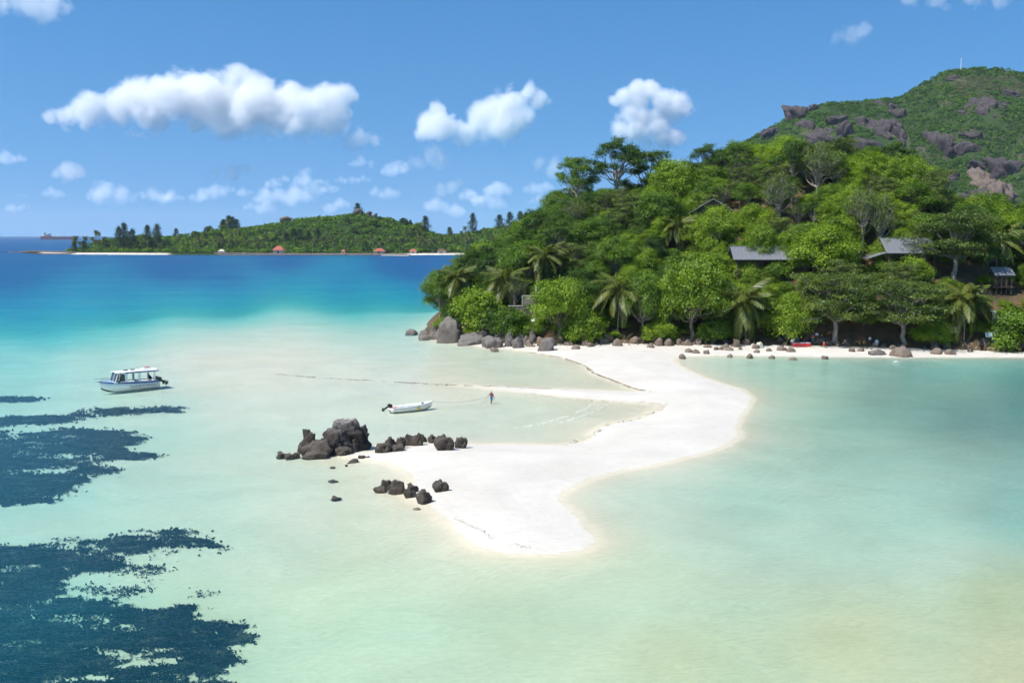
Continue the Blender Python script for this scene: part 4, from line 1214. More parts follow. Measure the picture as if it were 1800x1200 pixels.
zr, xw = 2.55, L_ * .735
hb = 1.22
def sheer_z(x): return float(np.interp(x, [r_[3][0] for r_ in rows], [r_[3][2] for r_ in rows]))
# roof with a domed top and a navy edge
def roof_slab(x0, x1, hb0, hb1, z0, z1, crown, name, mat, th):
    mb = MB(); vs_ = []; n = 7
    for x, hb_, z in ((x0, hb0, z0), ((x0 + x1) / 2, (hb0 + hb1) / 2 + .03, (z0 + z1) / 2 + .03), (x1, hb1, z1)):
        for k in range(n):
            u = -1 + 2 * k / (n - 1); vs_.append((x, u * hb_, z + crown * (1 - u * u)))
    m_ = len(vs_); vs_ += [(a, b_, c - th) for a, b_, c in vs_]
    fs_ = []
    for i in range(2):
        for k in range(n - 1):
            a = i * n + k
            fs_ += [(a, a + 1, a + n + 1, a + n), (m_ + a, m_ + a + n, m_ + a + n + 1, m_ + a + 1)]
    for k in range(n - 1): fs_ += [(k, m_ + k, m_ + k + 1, k + 1), (2 * n + k, 2 * n + k + 1, m_ + 2 * n + k + 1, m_ + 2 * n + k)]
    for i in range(2): fs_ += [(i * n, (i + 1) * n, m_ + (i + 1) * n, m_ + i * n), (i * n + n - 1, m_ + i * n + n - 1, m_ + (i + 1) * n + n - 1, (i + 1) * n + n - 1)]
    return mb.add(vs_, fs_).build(name, mat, tb)
rf = roof_slab(.25, L_ * .78, 1.34, 1.22, zr, zr + .02, .13, 'roof', M['hull_white'], .08)
for sg in (-1, 1): MB().bar((.22, sg * 1.35, zr - .10), (L_ * .62, sg * 1.30, zr - .09), .05, .13).build('roof_trim', M['navy'], rf)
MB().box((.22, 0, zr - .04), (.06, 2.6, .2)).build('roof_trim', M['navy'], rf)
for hx_ in (.56, .44):
    MB().prism([(L_ * hx_ + .32 * math.cos(a_ * .524), .1 + .32 * math.sin(a_ * .524)) for a_ in range(12)], zr + .1, zr + .24).build('roof_hatch', M['black_plastic'], rf, False)
MB().box((1.6, .1, zr + .2), (1.1, .7, .16)).build('life_raft', M['hull_white'], rf, False, .05)
MB().box((1.3, -.2, zr + .32), (.8, .3, .10)).build('life_jacket_stack', M['red'], rf, False, .04)
# pillars and side panels
for sg in (-1, 1):
    for fx, w in ((.60, .30), (.37, .34), (.10, .24)):
        x = L_ * fx
        MB().box((x, sg * 1.24, (sheer_z(x) + zr) / 2), (w, .07, zr - sheer_z(x))).build('pillar', M['hull_white'], tb)
    MB().bar((L_ * .08, sg * 1.24, zr - .16), (L_ * .66, sg * 1.22, zr - .14), .05, .12).build('window_header', M['hull_white'], tb)
    MB().bar((L_ * .05, sg * 1.27, sheer_z(1) + .05), (L_ * .72, sg * 1.22, sheer_z(L_ * .72) + .03), .06, .14).build('window_sill', M['hull_white'], tb)
    MB().box((L_ * .34, sg * .85, .62), (L_ * .5, .45, .10)).build('bench', M['navy'], tb)
    # rear quarter glass
    q = [(L_ * .015, sg * 1.22, sheer_z(0) + .08), (L_ * .085, sg * 1.24, sheer_z(0) + .08), (L_ * .085, sg * 1.24, sheer_z(0) + .85)]
    MB().add(q + [(a, b_ - sg * .03, c) for a, b_, c in q], [(0, 1, 2), (3, 4, 5), (0, 1, 4, 3), (1, 2, 5, 4), (2, 0, 3, 5)]).build('quarter_window', M['tint_glass'], tb)
    # raked side window by the wheelhouse
    zs0 = sheer_z(xw) + .12
    q = [(L_ * .625, sg * 1.23, zs0), (xw - .02, sg * 1.18, zs0), (L_ * .675, sg * 1.17, zr - .12), (L_ * .625, sg * 1.2, zr - .12)]
    MB().add(q + [(a, b_ - sg * .03, c) for a, b_, c in q], [(0, 1, 2, 3), (7, 6, 5, 4), (0, 4, 5, 1), (1, 5, 6, 2), (2, 6, 7, 3), (3, 7, 4, 0)]).build('side_window', M['tint_glass'], tb)
# windscreen in two panes
zs0 = sheer_z(xw) + .14
for (ya, yb_) in ((-1.12, -.05), (.05, 1.12)):
    q = [(xw + .45, ya, zs0), (xw + .45, yb_, zs0), (xw + .02, yb_ * .95, zr - .06), (xw + .02, ya * .95, zr - .06)]
    MB().add(q + [(a - .04, b_, c) for a, b_, c in q], [(0, 1, 2, 3), (7, 6, 5, 4), (0, 4, 5, 1), (1, 5, 6, 2), (2, 6, 7, 3), (3, 7, 4, 0)]).build('windscreen_pane', M['tint_glass'], tb)
for ya in (-1.17, 0, 1.17):
    MB().bar((xw + .47, ya, zs0 - .1), (xw + .03, ya * .95, zr - .02), .09, .07).build('windscreen_frame', M['hull_white'], tb)
MB().box((xw + .35, 0, zs0 - .08), (.5, 2.36, .16)).build('windscreen_base', M['hull_white'], tb)
MB().box((L_ * .39, .35, .75), (.45, .45, 1.0)).build('helm_seat', M['hull_white'], tb, False, .05)
rp = [(rows[i][3][0], rows[i][3][1] - .05, rows[i][3][2]) for i in range(len(rows) - 6, len(rows))]
rr_ = MB(); tip = (L_ + .9, 0, rows[-1][3][2] + .45)
for sg in (-1, 1):
    rr_.tube([(a, sg * b_, c + .45) for a, b_, c in rp] + [tip], .025, 6)
    for a, b_, c in rp[::2]: rr_.tube([(a, sg * b_, c), (a, sg * b_, c + .45)], .02, 6)
rr_.build('bow_rail', M['steel'], tb)
MB().bar((L_ - .1, 0, rows[-1][3][2] + .02), (L_ + .75, 0, rows[-1][3][2] + .06), .14, .06).build('anchor_roller', M['steel'], tb)
for y_ in (-.5, .5): outboard(tb, -.30, y_, .85, 1.0, math.radians(58))
# port side carries the lettering; the hull flares outwards to its sheer
lx = L_ * .30
text_mesh('GLASS BOTTOM BOAT', .40, M['lettering'], tb, (lx, 1.50, .36), (math.radians(86), 0, math.pi))

# --- small open skiff
st_, bo_ = G(686, 723.5), G(760, 717)
dv = bo_ - st_
L2 = dv.length * .97
sk = empty('skiff', tuple(st_), math.atan2(dv.y, dv.x)); tag(sk, 'small white open skiff with a yellow mark and tilted outboard', 'boat')
rows2 = hull(L2, 1.75, .52, .38, .14, fine=2.2, dead=.3)
hull_parts(rows2, sk, M['hull_cream'], M['antifoul'])
for sg in (1, -1):
    MB().tube([(r_[3][0], sg * r_[3][1], r_[3][2]) for r_ in rows2], .05, 7).build('gunwale', M['hull_white'], sk, True)
fl = MB(); vs_ = []
for r_ in rows2[:-3]: vs_ += [(r_[0][0] + .04, -r_[1][1] * .95, .10), (r_[0][0] + .04, r_[1][1] * .95, .10)]
fl.add(vs_, [(2 * i, 2 * i + 1, 2 * i + 3, 2 * i + 2) for i in range(len(rows2) - 4)]).build('floor', M['grey_seat'], sk)
MB().box((L2 * .42, 0, .36), (.35, 1.1, .06)).build('thwart', M['hull_white'], sk)
MB().box((.55, -.1, .44), (.9, 1.0, .10)).build('stern_seat', M['red'], sk, False, .03)
dk = MB(); vs_ = []
di = [i for i, r_ in enumerate(rows2) if r_[0][0] > L2 * .72]
for i in di: r_ = rows2[i][3]; vs_ += [(r_[0], -r_[1] + .03, r_[2] - .03), (r_[0], r_[1] - .03, r_[2] - .03)]
dk.add(vs_, [(2 * i, 2 * i + 1, 2 * i + 3, 2 * i + 2) for i in range(len(di) - 1)]).build('foredeck', M['hull_white'], sk)
MB().box((L2 * .80, .1, .74), (.3, .25, .16)).build('mooring_bag', M['timber'], sk, False, .04)
outboard(sk, -.18, 0, .62, .78, math.radians(62))
ry = -(rows2[14][2][1] + .035)
em = MB().prism([(L2 * .64 + .24 * math.cos(a_ * .449), .24 + .17 * math.sin(a_ * .449)) for a_ in range(14)], 0, .012).build('round_emblem', M['yellow'], sk)
em.data.transform(Matrix.Translation((0, 0, 0)) @ Matrix.Rotation(math.radians(90), 4, 'X'))
t_ = .64; i_ = int(t_ * (len(rows2) - 1))
em.location = (0, -(rows2[i_][2][1] + .065), .03)
em.rotation_euler = (math.radians(-4), 0, 0)

# ------------------------------------------------------------------ people
M['skin'] = simple('brown_skin', (.16, .085, .055), .55, 0, .1, 6)
M['skin_fair'] = simple('tan_skin', (.42, .24, .17), .55, 0, .1, 6)
M['hair'] = simple('black_hair', (.012, .010, .009), .7, 0, .2, 9)
CLOTH = {}
def cloth(c):
    if c not in CLOTH: CLOTH[c] = simple('cloth_%d' % len(CLOTH), c, .9, 0, .22, 7)
    return CLOTH[c]
def figure_mesh(arms, legs, sub=1):
    """one continuous body grown on a skeleton; returns an evaluated mesh"""
    V, E, R = [], [], []
    def v(p, r_, par=None):
        V.append(p); R.append(r_)
        if par is not None: E.append((par, len(V) - 1))
        return len(V) - 1
    pel = v((0, 0, .95), .135)
    sp = v((0, 0, 1.12), .125, pel); ch = v((0, .0, 1.32), .145, sp); nk = v((0, .0, 1.48), .06, ch)
    hd = v((0, .03, 1.60), .092, nk); tp = v((0, .02, 1.70), .075, hd)
    v((0, .115, 1.595), .022, hd)          # nose
    for sg, (sh, el, wr, hn) in zip((-1, 1), arms):
        a = v(sh, .065, ch); b_ = v(el, .045, a); c = v(wr, .030, b_); d = v(hn, .034, c)
        dirv = (Vector(hn) - Vector(wr)).normalized()
        side = dirv.cross(Vector((0, 1, 0)))
        side = side.normalized() if side.length > .1 else Vector((1, 0, 0))
        for k, (o_, l_) in enumerate(((-.03, .075), (-.01, .09), (.01, .085), (.03, .065))):
            p1 = Vector(hn) + dirv * .03 + side * o_; p2 = p1 + dirv * l_ * .55 + Vector((0, .012, 0)); p3 = p2 + dirv * l_ * .45 + Vector((0, .02, 0))
            q1 = v(tuple(p1), .010, d); q2 = v(tuple(p2), .009, q1); v(tuple(p3), .007, q2)
        tb_ = v(tuple(Vector(hn) - side * .035 + Vector((0, .02, 0))), .011, d); v(tuple(Vector(hn) - side * .055 + dirv * .045 + Vector((0, .03, 0))), .009, tb_)
    for sg, (hp, kn, an, to) in zip((-1, 1), legs):
        a = v(hp, .10, pel); b_ = v(kn, .062, a); c = v(an, .042, b_); v(to, .035, c)
    me = bpy.data.meshes.new('body'); me.from_pydata(V, E, [])
    o = bpy.data.objects.new('tmp', me); COL.objects.link(o)
    md = o.modifiers.new('skin', 'SKIN'); md.use_smooth_shade = True
    ss = o.modifiers.new('sub', 'SUBSURF'); ss.levels = sub; ss.render_levels = sub
    sv = me.skin_vertices[0].data
    for i, r_ in enumerate(R): sv[i].radius = (r_, r_)
    sv[0].use_root = True
    bpy.context.view_layer.update()
    out = bpy.data.meshes.new_from_object(o.evaluated_get(bpy.context.evaluated_depsgraph_get()))
    bpy.data.objects.remove(o)
    return out
STAND = figure_mesh([((-.19, 0, 1.40), (-.30, -.02, 1.14), (-.36, .06, .92), (-.38, .08, .85)), ((.19, 0, 1.40), (.27, -.03, 1.12), (.30, .04, .88), (.31, .06, .80))],
                    [((-.09, 0, .88), (-.11, .03, .48), (-.12, -.02, .08), (-.13, .12, .03)), ((.09, 0, .88), (.10, .02, .48), (.11, -.02, .08), (.12, .12, .03))])
PULL = figure_mesh([((-.19, 0, 1.40), (-.36, -.06, 1.20), (-.52, -.10, 1.02), (-.57, -.11, .97)), ((.19, 0, 1.40), (.30, .02, 1.15), (.40, .08, .94), (.43, .10, .87))],
                   [((-.09, 0, .88), (-.12, .10, .50), (-.13, .02, .10), (-.13, .16, .04)), ((.09, 0, .88), (.11, -.04, .48), (.12, -.16, .10), (.12, -.04, .03))])
SIT = figure_mesh([((-.19, 0, 1.40), (-.26, .06, 1.14), (-.20, .30, 1.10), (-.18, .37, 1.10)), ((.19, 0, 1.40), (.26, .06, 1.14), (.20, .30, 1.10), (.18, .37, 1.10))],
                  [((-.10, .05, .92), (-.13, .48, .94), (-.13, .46, .52), (-.13, .60, .48)), ((.10, .05, .92), (.13, .48, .94), (.13, .46, .52), (.13, .60, .48))])
def garment(src, name, test, mat, parent, off=.018):
    bm = bmesh.new(); bm.from_mesh(src)
    bmesh.ops.delete(bm, geom=[f for f in bm.faces if not test(f.calc_center_median())], context='FACES')
    bm.normal_update()
    for v_ in bm.verts: v_.co += v_.normal * off
    me = bpy.data.meshes.new(name); bm.to_mesh(me); bm.free()
    me.materials.append(mat)
    return link(bpy.data.objects.new(name, me), parent)
def person(loc, rz, pose, shirt, shorts, label, skin='skin', group=None, short_z=.52, hat=None):
    e = empty('person', loc, rz); tag(e, label, 'person', group)
    me = pose.copy(); me.materials.clear(); me.materials.append(M[skin])
    link(bpy.data.objects.new('body', me), e)
    sit = pose is SIT
    if shirt: garment(pose, 'shirt', lambda c: 1.0 < c.z < 1.46 and abs(c.x) < .31 and c.y < .2, cloth(shirt), e, .02)
    garment(pose, 'shorts', (lambda c: .85 < c.z < 1.05 and c.y < .42 and abs(c.x) < .27) if sit else (lambda c: short_z < c.z < 1.02 and abs(c.x) < .22), cloth(shorts), e, .028)
    garment(pose, 'hair', lambda c: c.z > 1.615 and c.y < .105 and abs(c.x) < .14 or (c.z > 1.55 and c.y < -.01 and abs(c.x) < .14), M['hair'] if hat is None else cloth(hat), e, .014)
    return e
g_ = G(864, 708, 0)
mz = ground_z(g_.x, g_.y)
man = person((g_.x, g_.y, max(mz, -.25)), math.radians(-35), PULL, (.16, .035, .07), (.02, .13, .30), 'wading person in maroon shirt and blue shorts towing the skiff')
# tow rope from the skiff's bow to the hand, its free end trailing in the water
bow = sk.location + Matrix.Rotation(sk.rotation_euler.z, 3, 'Z') @ Vector((L2 + .2, 0, rows2[-1][3][2] - .02))
hand = man.location + Matrix.Rotation(man.rotation_euler.z, 3, 'Z') @ Vector((-.57, -.11, .97))
pts = []
for i in range(25):
    t = i / 24
    p = bow.lerp(hand, t); p.z -= 4 * .42 * t * (1 - t); p.z = max(p.z, .05)
    pts.append(p)
tail = [hand + Vector((-.25 * t, -.15 * t, 0)) + Vector((0, 0, -(hand.z - .02) * t)) for t in (.3, .6, 1)] + [hand + Vector((-.7, -.4, -hand.z + .02))]
tag(MB().tube(pts + tail, .017, 5).build('tow_rope', M['rope'], None, True), 'thin rope running from the skiff to the wading person', 'rope')

# ------------------------------------------------------------------ picnic party under the trees, odds and ends on the beach
def base_at(px, py):
    p = HIT(px, py); return Vector((p.x, p.y, land_z(p.x, p.y)))
tp_ = base_at(1409, 610)
pt = empty('picnic_table', tuple(tp_), .04); tag(pt, 'long picnic table draped in red cloth under the trees', 'table')
MB().box((0, .4, .74), (3.5, .9, .05)).build('table_top', M['hull_white'], pt)
MB().box((0, -.08, .38), (3.5, .03, .70)).build('red_cloth', M['red'], pt)
MB().box((.7, .3, .79), (1.6, .6, .05)).build('pale_blue_runner', cloth((.45, .55, .62)), pt)
for sx in (-1.6, 1.6):
    for sy in (.05, .8): MB().box((sx, sy, .36), (.06, .06, .72)).build('leg', M['steel'], pt)
gp = 'picnic party on the beach'
def pp(px, py, dy, rz, pose, sh, so, lb, skin='skin', hat=None):
    b_ = base_at(px, py); z_ = land_z(b_.x, b_.y + dy) - (.45 if pose is SIT else 0)
    return person((b_.x, b_.y + dy, z_), rz, pose, sh, so, lb, skin, gp, hat=hat)
pp(1393, 610, .2, 2.9, STAND, (.55, .55, .52), (.10, .10, .12), 'person in pale grey top at the seaward end of the red table', 'skin_fair')
pp(1398, 610, 1.4, 3.1, STAND, (.70, .70, .68), (.3, .3, .35), 'person in white top behind the red table', 'skin')
pp(1406, 610, 1.5, 3.3, STAND, (.06, .16, .15), (.05, .05, .06), 'person in dark teal top behind the red table')
pp(1418, 610, 1.5, 3.0, STAND, (.25, .04, .04), (.05, .05, .07), 'person in dark red top behind the red table')
pp(1429, 606, .2, 2.6, STAND, (.60, .22, .05), (.05, .25, .38), 'person in orange top and blue shorts beside the red table', 'skin_fair')
pp(1436, 603, .3, 3.2, STAND, (.66, .72, .76), (.03, .03, .05), 'person in pale shirt and dark shorts under the branches', 'skin')
pp(1448, 610, .0, -1.2, SIT, (.35, .36, .36), (.30, .02, .03), 'person in grey top seated on the red folding chair')
pp(1541, 611, .1, 3.0, STAND, (.45, .66, .74), (.35, .5, .62), 'person in light blue clothes standing seaward of the domed boulder', 'skin_fair')
pp(1530, 609, .4, 3.4, STAND, (.60, .58, .56), (.04, .04, .05), 'person in pale top in deep shade beside the one in light blue')
b_ = base_at(1450, 611)
fc = empty('folding_chair', tuple(b_), -1.2); tag(fc, 'red folding chair with a person on it near the red table', 'chair')
MB().box((0, 0, .42), (.5, .5, .04)).build('seat', M['red'], fc)
MB().box((0, -.25, .68), (.5, .04, .5)).build('backrest', M['red'], fc)
for sx in (-.22, .22):
    for sy in (-.22, .22): MB().box((sx, sy, .2), (.03, .03, .4)).build('leg', M['steel'], fc)
# concrete pillar and fence panel
b_ = base_at(1746, 588); s_ = b_.y / F
e = empty('garden_wall', tuple(b_)); tag(e, 'slatted garden wall with a pale concrete pillar at the hut path', 'wall')
hh = (588 - 548) * s_
MB().box((0, 0, hh / 2), (.55, .45, hh)).build('pillar', M['concrete'], e, False, .03)
for k in range(9): MB().box((-.45 - k * .17, .1, hh * .52), (.12, .06, hh * .9)).build('slat', M['timber'], e)
MB().box((-1.0, .1, hh + .02), (1.9, .12, .1)).build('top_rail', M['concrete'], e)
def board_sign(px, py_foot, py0, py1, w_px, mat, label, name, tilt=0.0, posts=1, cat='sign'):
    b_ = base_at(px, py_foot); s_ = b_.y / F
    e = empty(name, tuple(b_)); tag(e, label, cat)
    zc = (py_foot - (py0 + py1) / 2) * s_; h_ = (py1 - py0) * s_; w_ = w_px * s_
    R = Matrix.Rotation(-tilt, 3, 'X')
    MB().box((0, -.05, zc), (w_, .05, h_ / max(.5, math.cos(tilt))), R).build('board', mat, e)
    for k in range(posts):
        x = 0 if posts == 1 else (-w_ * .4 + k * w_ * .8)
        MB().box((x, .05, zc / 2), (.07, .07, zc)).build('post', M['timber'], e)
    CLEAR.append((px - w_px / 2 - 1, py0 - 2, px + w_px / 2 + 1, py1 + 4, b_.y))
board_sign(1754.5, 598, 556, 561, 8, M['white_paint'], 'small white sign in the shade beside the concrete pillar', 'sign_board')
board_sign(937, 600, 561, 565.5, 6, M['white_paint'], 'small white sign in front of the leafy tree by the stepped wall', 'sign_board')
board_sign(1675, 600, 575, 585, 11, M['concrete'], 'grey notice board below the coconut palm', 'notice_board', 0, 2)
pale = simple('pale_blue_panel', (.50, .62, .66), .3, 0, .12, 2)
board_sign(1737, 606, 585, 593, 12, pale, 'pale blue tilted panel below the pillar, seaward one of the pair', 'tilted_panel', .6, 2, 'panel')
board_sign(1751, 606, 584.5, 592.5, 12, pale, 'pale blue tilted panel below the pillar, landward one of the pair', 'tilted_panel', .6, 2, 'panel')
rock_px(1742, 1753, 594, 602, 'granite', 1, 'boulder under the pale blue panels', None)
rock_px(1762, 1774, 586, 599, 'granite_brown', 2, 'orange brown boulder landward of the pale blue panels', None)
bt = base_at(1747, 602); e = empty('covered_bundle', tuple(bt)); tag(e, 'blue tarpaulin bundle under the pale blue panels', 'bundle')
tm_ = ROCKS['granite_brown'][4].copy(); tm_.materials.clear(); tm_.materials.append(cloth((.04, .12, .26)))
o = link(bpy.data.objects.new('tarpaulin', tm_), e); o.scale = (1.1, .9, .75)
# ------------------------------------------------------------------ trees one can pick out, then the wood that fills the hill
def hero(kind, var, px, base, top, wid, name, label, cat='tree'):
    tree_by_box(kind, var, px, base, top, wid, name, label, None, cat)
hero('bush', 0, 842, 582, 508, 92, 'leafy_shrub', 'pale green rounded shrub growing on top of the headland boulders', 'shrub')
hero('bush', 1, 900, 588, 540, 70, 'leafy_shrub', 'low olive shrub between the headland boulders and the stepped wall', 'shrub')
hero('bright', 1, 985, 596, 478, 118, 'broadleaf_tree', 'big leafy tree landward of the stepped wall, foliage down to the sand')
hero('bush', 2, 1025, 601, 540, 80, 'leafy_shrub', 'dense bright shrub standing at the head of the sandbar', 'shrub')
hero('mid', 0, 1130, 596, 470, 84, 'broadleaf_tree', 'dark shaded tree landward of the leaning palm')
hero('bright', 2, 1215, 598, 440, 128, 'broadleaf_tree', 'tall bright tree behind the lagoon corner of the beach')
hero('bright', 0, 1254, 455, 362, 78, 'broadleaf_tree', 'round yellow green tree in front of the dark pavilion')
hero('bush', 0, 1385, 601, 528, 78, 'leafy_shrub', 'bright green bush landward of the broad palm', 'shrub')
hero('umbrella', 0, 1465, 602, 480, 190, 'umbrella_tree', 'spreading layered tree over the red draped picnic table')
hero('umbrella', 1, 1590, 604, 492, 180, 'umbrella_tree', 'spreading layered tree over the domed beach boulder')
hero('umbrella', 2, 1678, 492, 372, 190, 'umbrella_tree', 'tall layered tree with tiered branches landward of the ridged roof bungalow')
hero('bright', 1, 1455, 500, 388, 128, 'broadleaf_tree', 'dense rounded tree between the two grey roofed bungalows')
hero('bush', 1, 1790, 612, 540, 90, 'leafy_shrub', 'glossy bush landward of the concrete pillar', 'shrub')
hero('bush', 0, 1160, 602, 560, 60, 'leafy_shrub', 'low green bush at the foot of the dark shaded tree', 'shrub')
hero('bush', 1, 1255, 602, 562, 60, 'leafy_shrub', 'low green bush seaward of the broad palm', 'shrub')
hero('bush', 2, 1640, 607, 560, 70, 'leafy_shrub', 'low bush between the domed boulder and the pillar palm', 'shrub')
hero('mid', 1, 775, 566, 470, 76, 'broadleaf_tree', 'grey green tree hanging out over the water at the headland tip')
hero('emergent', 0, 1013, 372, 272, 78, 'tall_tree', 'tall lone tree with tufted crown, seaward of the other emergent trees')
hero('emergent', 1, 1080, 366, 243, 104, 'tall_tree', 'tallest emergent tree with a wide tufted crown')
hero('emergent', 2, 1142, 366, 262, 96, 'tall_tree', 'tall tree with pale forked limbs landward of the tallest emergent')
hero('emergent', 1, 1240, 350, 254, 88, 'tall_tree', 'tall thin crowned tree above the dark pavilion')
hero('dry', 0, 1515, 450, 322, 74, 'dry_tree', 'pale trunked bare tree above the ridged roof bungalow')
hero('dry', 1, 1548, 455, 335, 60, 'dry_tree', 'slender bare tree just landward of the pale trunked one')
hero('dry', 1, 1370, 400, 300, 76, 'dry_tree', 'forked bare tree high above the metal roofed bungalow')
hero('dry', 0, 905, 560, 480, 50, 'dry_tree', 'grey twiggy tree beside the stepped wall')

hero('bush', 1, 1558, 500, 455, 62, 'leafy_shrub', 'shrub below the porch of the ridged roof bungalow', 'shrub')
hero('bush', 0, 1604, 502, 452, 66, 'leafy_shrub', 'rounded shrub hiding the deck of the ridged roof bungalow', 'shrub')
hero('bush', 2, 1312, 494, 457, 60, 'leafy_shrub', 'shrub below the seaward end of the metal roofed bungalow', 'shrub')
hero('bush', 1, 1362, 494, 459, 58, 'leafy_shrub', 'shrub below the landward end of the metal roofed bungalow', 'shrub')
hero('bush', 0, 1222, 412, 370, 44, 'leafy_shrub', 'shrub at the seaward corner of the dark pavilion', 'shrub')
hero('bush', 2, 1292, 412, 372, 48, 'leafy_shrub', 'shrub at the landward corner of the dark pavilion', 'shrub')

def forest():
    r = np.random.default_rng(42)
    pts = []
    for _ in range(14000):
        x = r.uniform(-15.5, 150); y = r.uniform(190, 280)
        yb = float(np.interp(x, BX, BY))
        if y < yb + 2.0: continue
        z = hill_z(x, y)
        if z < 1.2: continue
        px, py = to_px(x, y, z + 8)
        if px > 1850 or px < 775: continue
        R = r.choice([r.uniform(2.8, 4.2), r.uniform(4.0, 6.4)])
        if y < yb + 14: R *= .8
        ok = all((a - x) ** 2 + (b - y) ** 2 >= (0.50 * (rr + R)) ** 2 for (a, b, rr) in pts) and \
             all((a - x) ** 2 + (b - y) ** 2 >= (0.42 * (rr + R)) ** 2 for (a, b, rr) in TREES)
        if ok: pts.append((x, y, R))
    return pts
NAMES = {'bright': 'broadleaf_tree', 'mid': 'pale_limbed_tree', 'dark': 'dense_tree', 'umbrella': 'umbrella_tree', 'dry': 'dry_tree', 'bush': 'leafy_shrub', 'emergent': 'tall_tree'}
LOOK = {'bright': 'bright green broadleaf tree', 'mid': 'mid green tree with pale limbs', 'dark': 'dark green dense tree', 'umbrella': 'olive flat layered tree', 'dry': 'grey half bare tree', 'bush': 'low green shrub', 'emergent': 'tall thin crowned tree'}
def zone(px, t):
    if px < 900: w = 'above the headland boulders'
    elif px < 1180: w = 'seaward of the dark pavilion'
    elif px < 1420: w = 'near the metal roofed bungalow'
    elif px < 1640: w = 'near the ridged roof bungalow'
    else: w = 'near the small hut'
    h = 'behind the beach' if t < .25 else 'halfway upslope' if t < .62 else 'near the crest'
    return h + ' ' + w
NF = 0
for x, y, R in forest():
    z = hill_z(x, y)
    px, py = to_px(x, y, z + 6)
    yb = float(np.interp(x, BX, BY)); t01 = (y - yb) / (262 - yb)
    t = RNG.random()
    left = np.clip((1230 - px) / 220, 0, 1)
    if t < .04: k = 'dry'
    elif t < .15: k = 'umbrella'
    elif RNG.random() < left * .72: k = 'dark'
    elif RNG.random() < (.30 + .35 * left): k = 'mid'
    else: k = 'bright'
    H = R * RNG.uniform(1.55, 2.3)
    if RNG.random() < .07 and t01 > .3: k, H = 'emergent', R * 2.5
    if not fits_view((x, y, z), R, H):
        k, R, H = 'bush', R * .55, R * .62
        if not fits_view((x, y, z), R, H, .6): continue
    v = int(RNG.integers(len(PROTO[k])))
    lb = LOOK[k] + ' ' + zone(px, t01)
    place_tree(k, v, (x, y, z - .5), R / PROTO[k][v][3], H / PROTO[k][v][2], RNG.uniform(0, 6.28), NAMES[k], lb, lb.replace('tree', 'trees').replace('shrub', 'shrubs'), 'shrub' if k == 'bush' else 'tree')
    NF += 1
# shrubs closing the foot of the wood
r = np.random.default_rng(5)
for i in range(120):
    x = r.uniform(-14, 118); yb = float(np.interp(x, BX, BY))
    y = yb + r.uniform(1.2, 9.0) if i < 60 else yb + r.uniform(8, 40)
    z = land_z(x, y); px, py = to_px(x, y, z)
    if 1385 < px < 1560 and y < yb + 5: continue
    if px > 1720 and y < yb + 6: continue
    R = r.uniform(1.4, 2.8); H = R * r.uniform(.9, 1.35)
    if px > 1840 or not fits_view((x, y, z), R, H, .8): continue
    v = int(r.integers(3))
    lb = 'low undergrowth shrub ' + zone(px, 0 if i < 60 else .4)
    place_tree('bush', v, (x, y, z - .15), R / 3.0, H / 4.2, r.uniform(0, 6.28), 'leafy_shrub', lb, lb.replace('shrub', 'shrubs'), 'shrub')
print('FOREST', NF)
# ------------------------------------------------------------------ the low islet across the channel
IX = [-60, 20, 128, 150, 200, 300, 340, 400, 450, 500, 560, 610, 631, 650, 680, 735, 748, 780, 830, 880, 930, 1000, 1200, 1500]
IT = [450, 446, 438, 432, 417, 413, 409, 400, 395, 388, 380, 375, 371, 375, 384, 394, 403, 411, 406, 397, 386, 380, 380, 400]
def islet_np(x, y):
    px = 900 + F * x / 1240.0
    top = CAMH + (HOR - np.interp(px, IX, IT)) * 1240.0 / F
    zt = np.maximum(top - 6.0, 1.0)
    yf = np.interp(px, [-60, 20, 128, 300, 480, 700, 800, 1500], [1300, 1265, 1150, 1118, 1092, 1085, 1105, 1120])
    yk = yf + np.interp(px, [-60, 20, 128, 200, 300, 1500], [2, 14, 60, 180, 300, 330])
    sd = np.minimum(y - yf, yk - y)
    shore = 1.6 * (1 - np.exp(-np.maximum(sd, 0) / 7.0)) + np.minimum(sd, 0) * .12
    t = np.clip((y - yf - 30) / np.maximum(1240 - yf - 30, 20), 0, 1); b = np.clip((y - 1240) / 160.0, 0, 1)
    z = shore + (zt - 1) * (t * t * (3 - 2 * t)) * (1 - b * b) * (sd > 0)
    z = z + (sd > 25) * np.clip(t, 0, 1) * 1.2 * np.sin(x * .05 + 2 * np.sin(y * .03)) * np.sin(y * .06)
    return z
gx = np.arange(-760, 330, 5.0); gy = np.arange(1070, 1440, 4.0)
AX, AY = np.meshgrid(gx, gy); AZ = islet_np(AX, AY)
aid = np.arange(AX.size).reshape(AX.shape)
aq = np.stack([aid[:-1, :-1], aid[:-1, 1:], aid[1:, 1:], aid[1:, :-1]], -1).reshape(-1, 4)
aq = aq[(AZ.reshape(-1)[aq] > -.8).any(1)]
apx = 900 + F * AX / AY
yfv = np.interp(900 + F * AX / 1240.0, [-60, 20, 128, 300, 480, 700, 800, 1500], [1300, 1265, 1150, 1118, 1092, 1085, 1105, 1120])
dist = AY - yfv
rockm = ((apx < 130) | ((apx > 385) & (apx < 718))) & (dist < 9)
reef = (apx < 75)
beach = (dist < 30) & ~rockm & ~reef & ~((apx > 300) & (apx < 386))
colr = np.zeros(AX.shape + (3,)); colr[:] = (.035, .06, .018)
colr[beach] = (.62, .56, .47); colr[(dist < 30) & (apx > 385) & (apx < 718)] = (.20, .17, .12); colr[rockm] = (.13, .115, .10); colr[reef] = (.05, .045, .04)
m, nt, N, L, out = mat_new('islet_ground')
pr = N.new('ShaderNodeBsdfDiffuse')
nz = tex_noise(nt, .25, 6, .65, pos(nt))
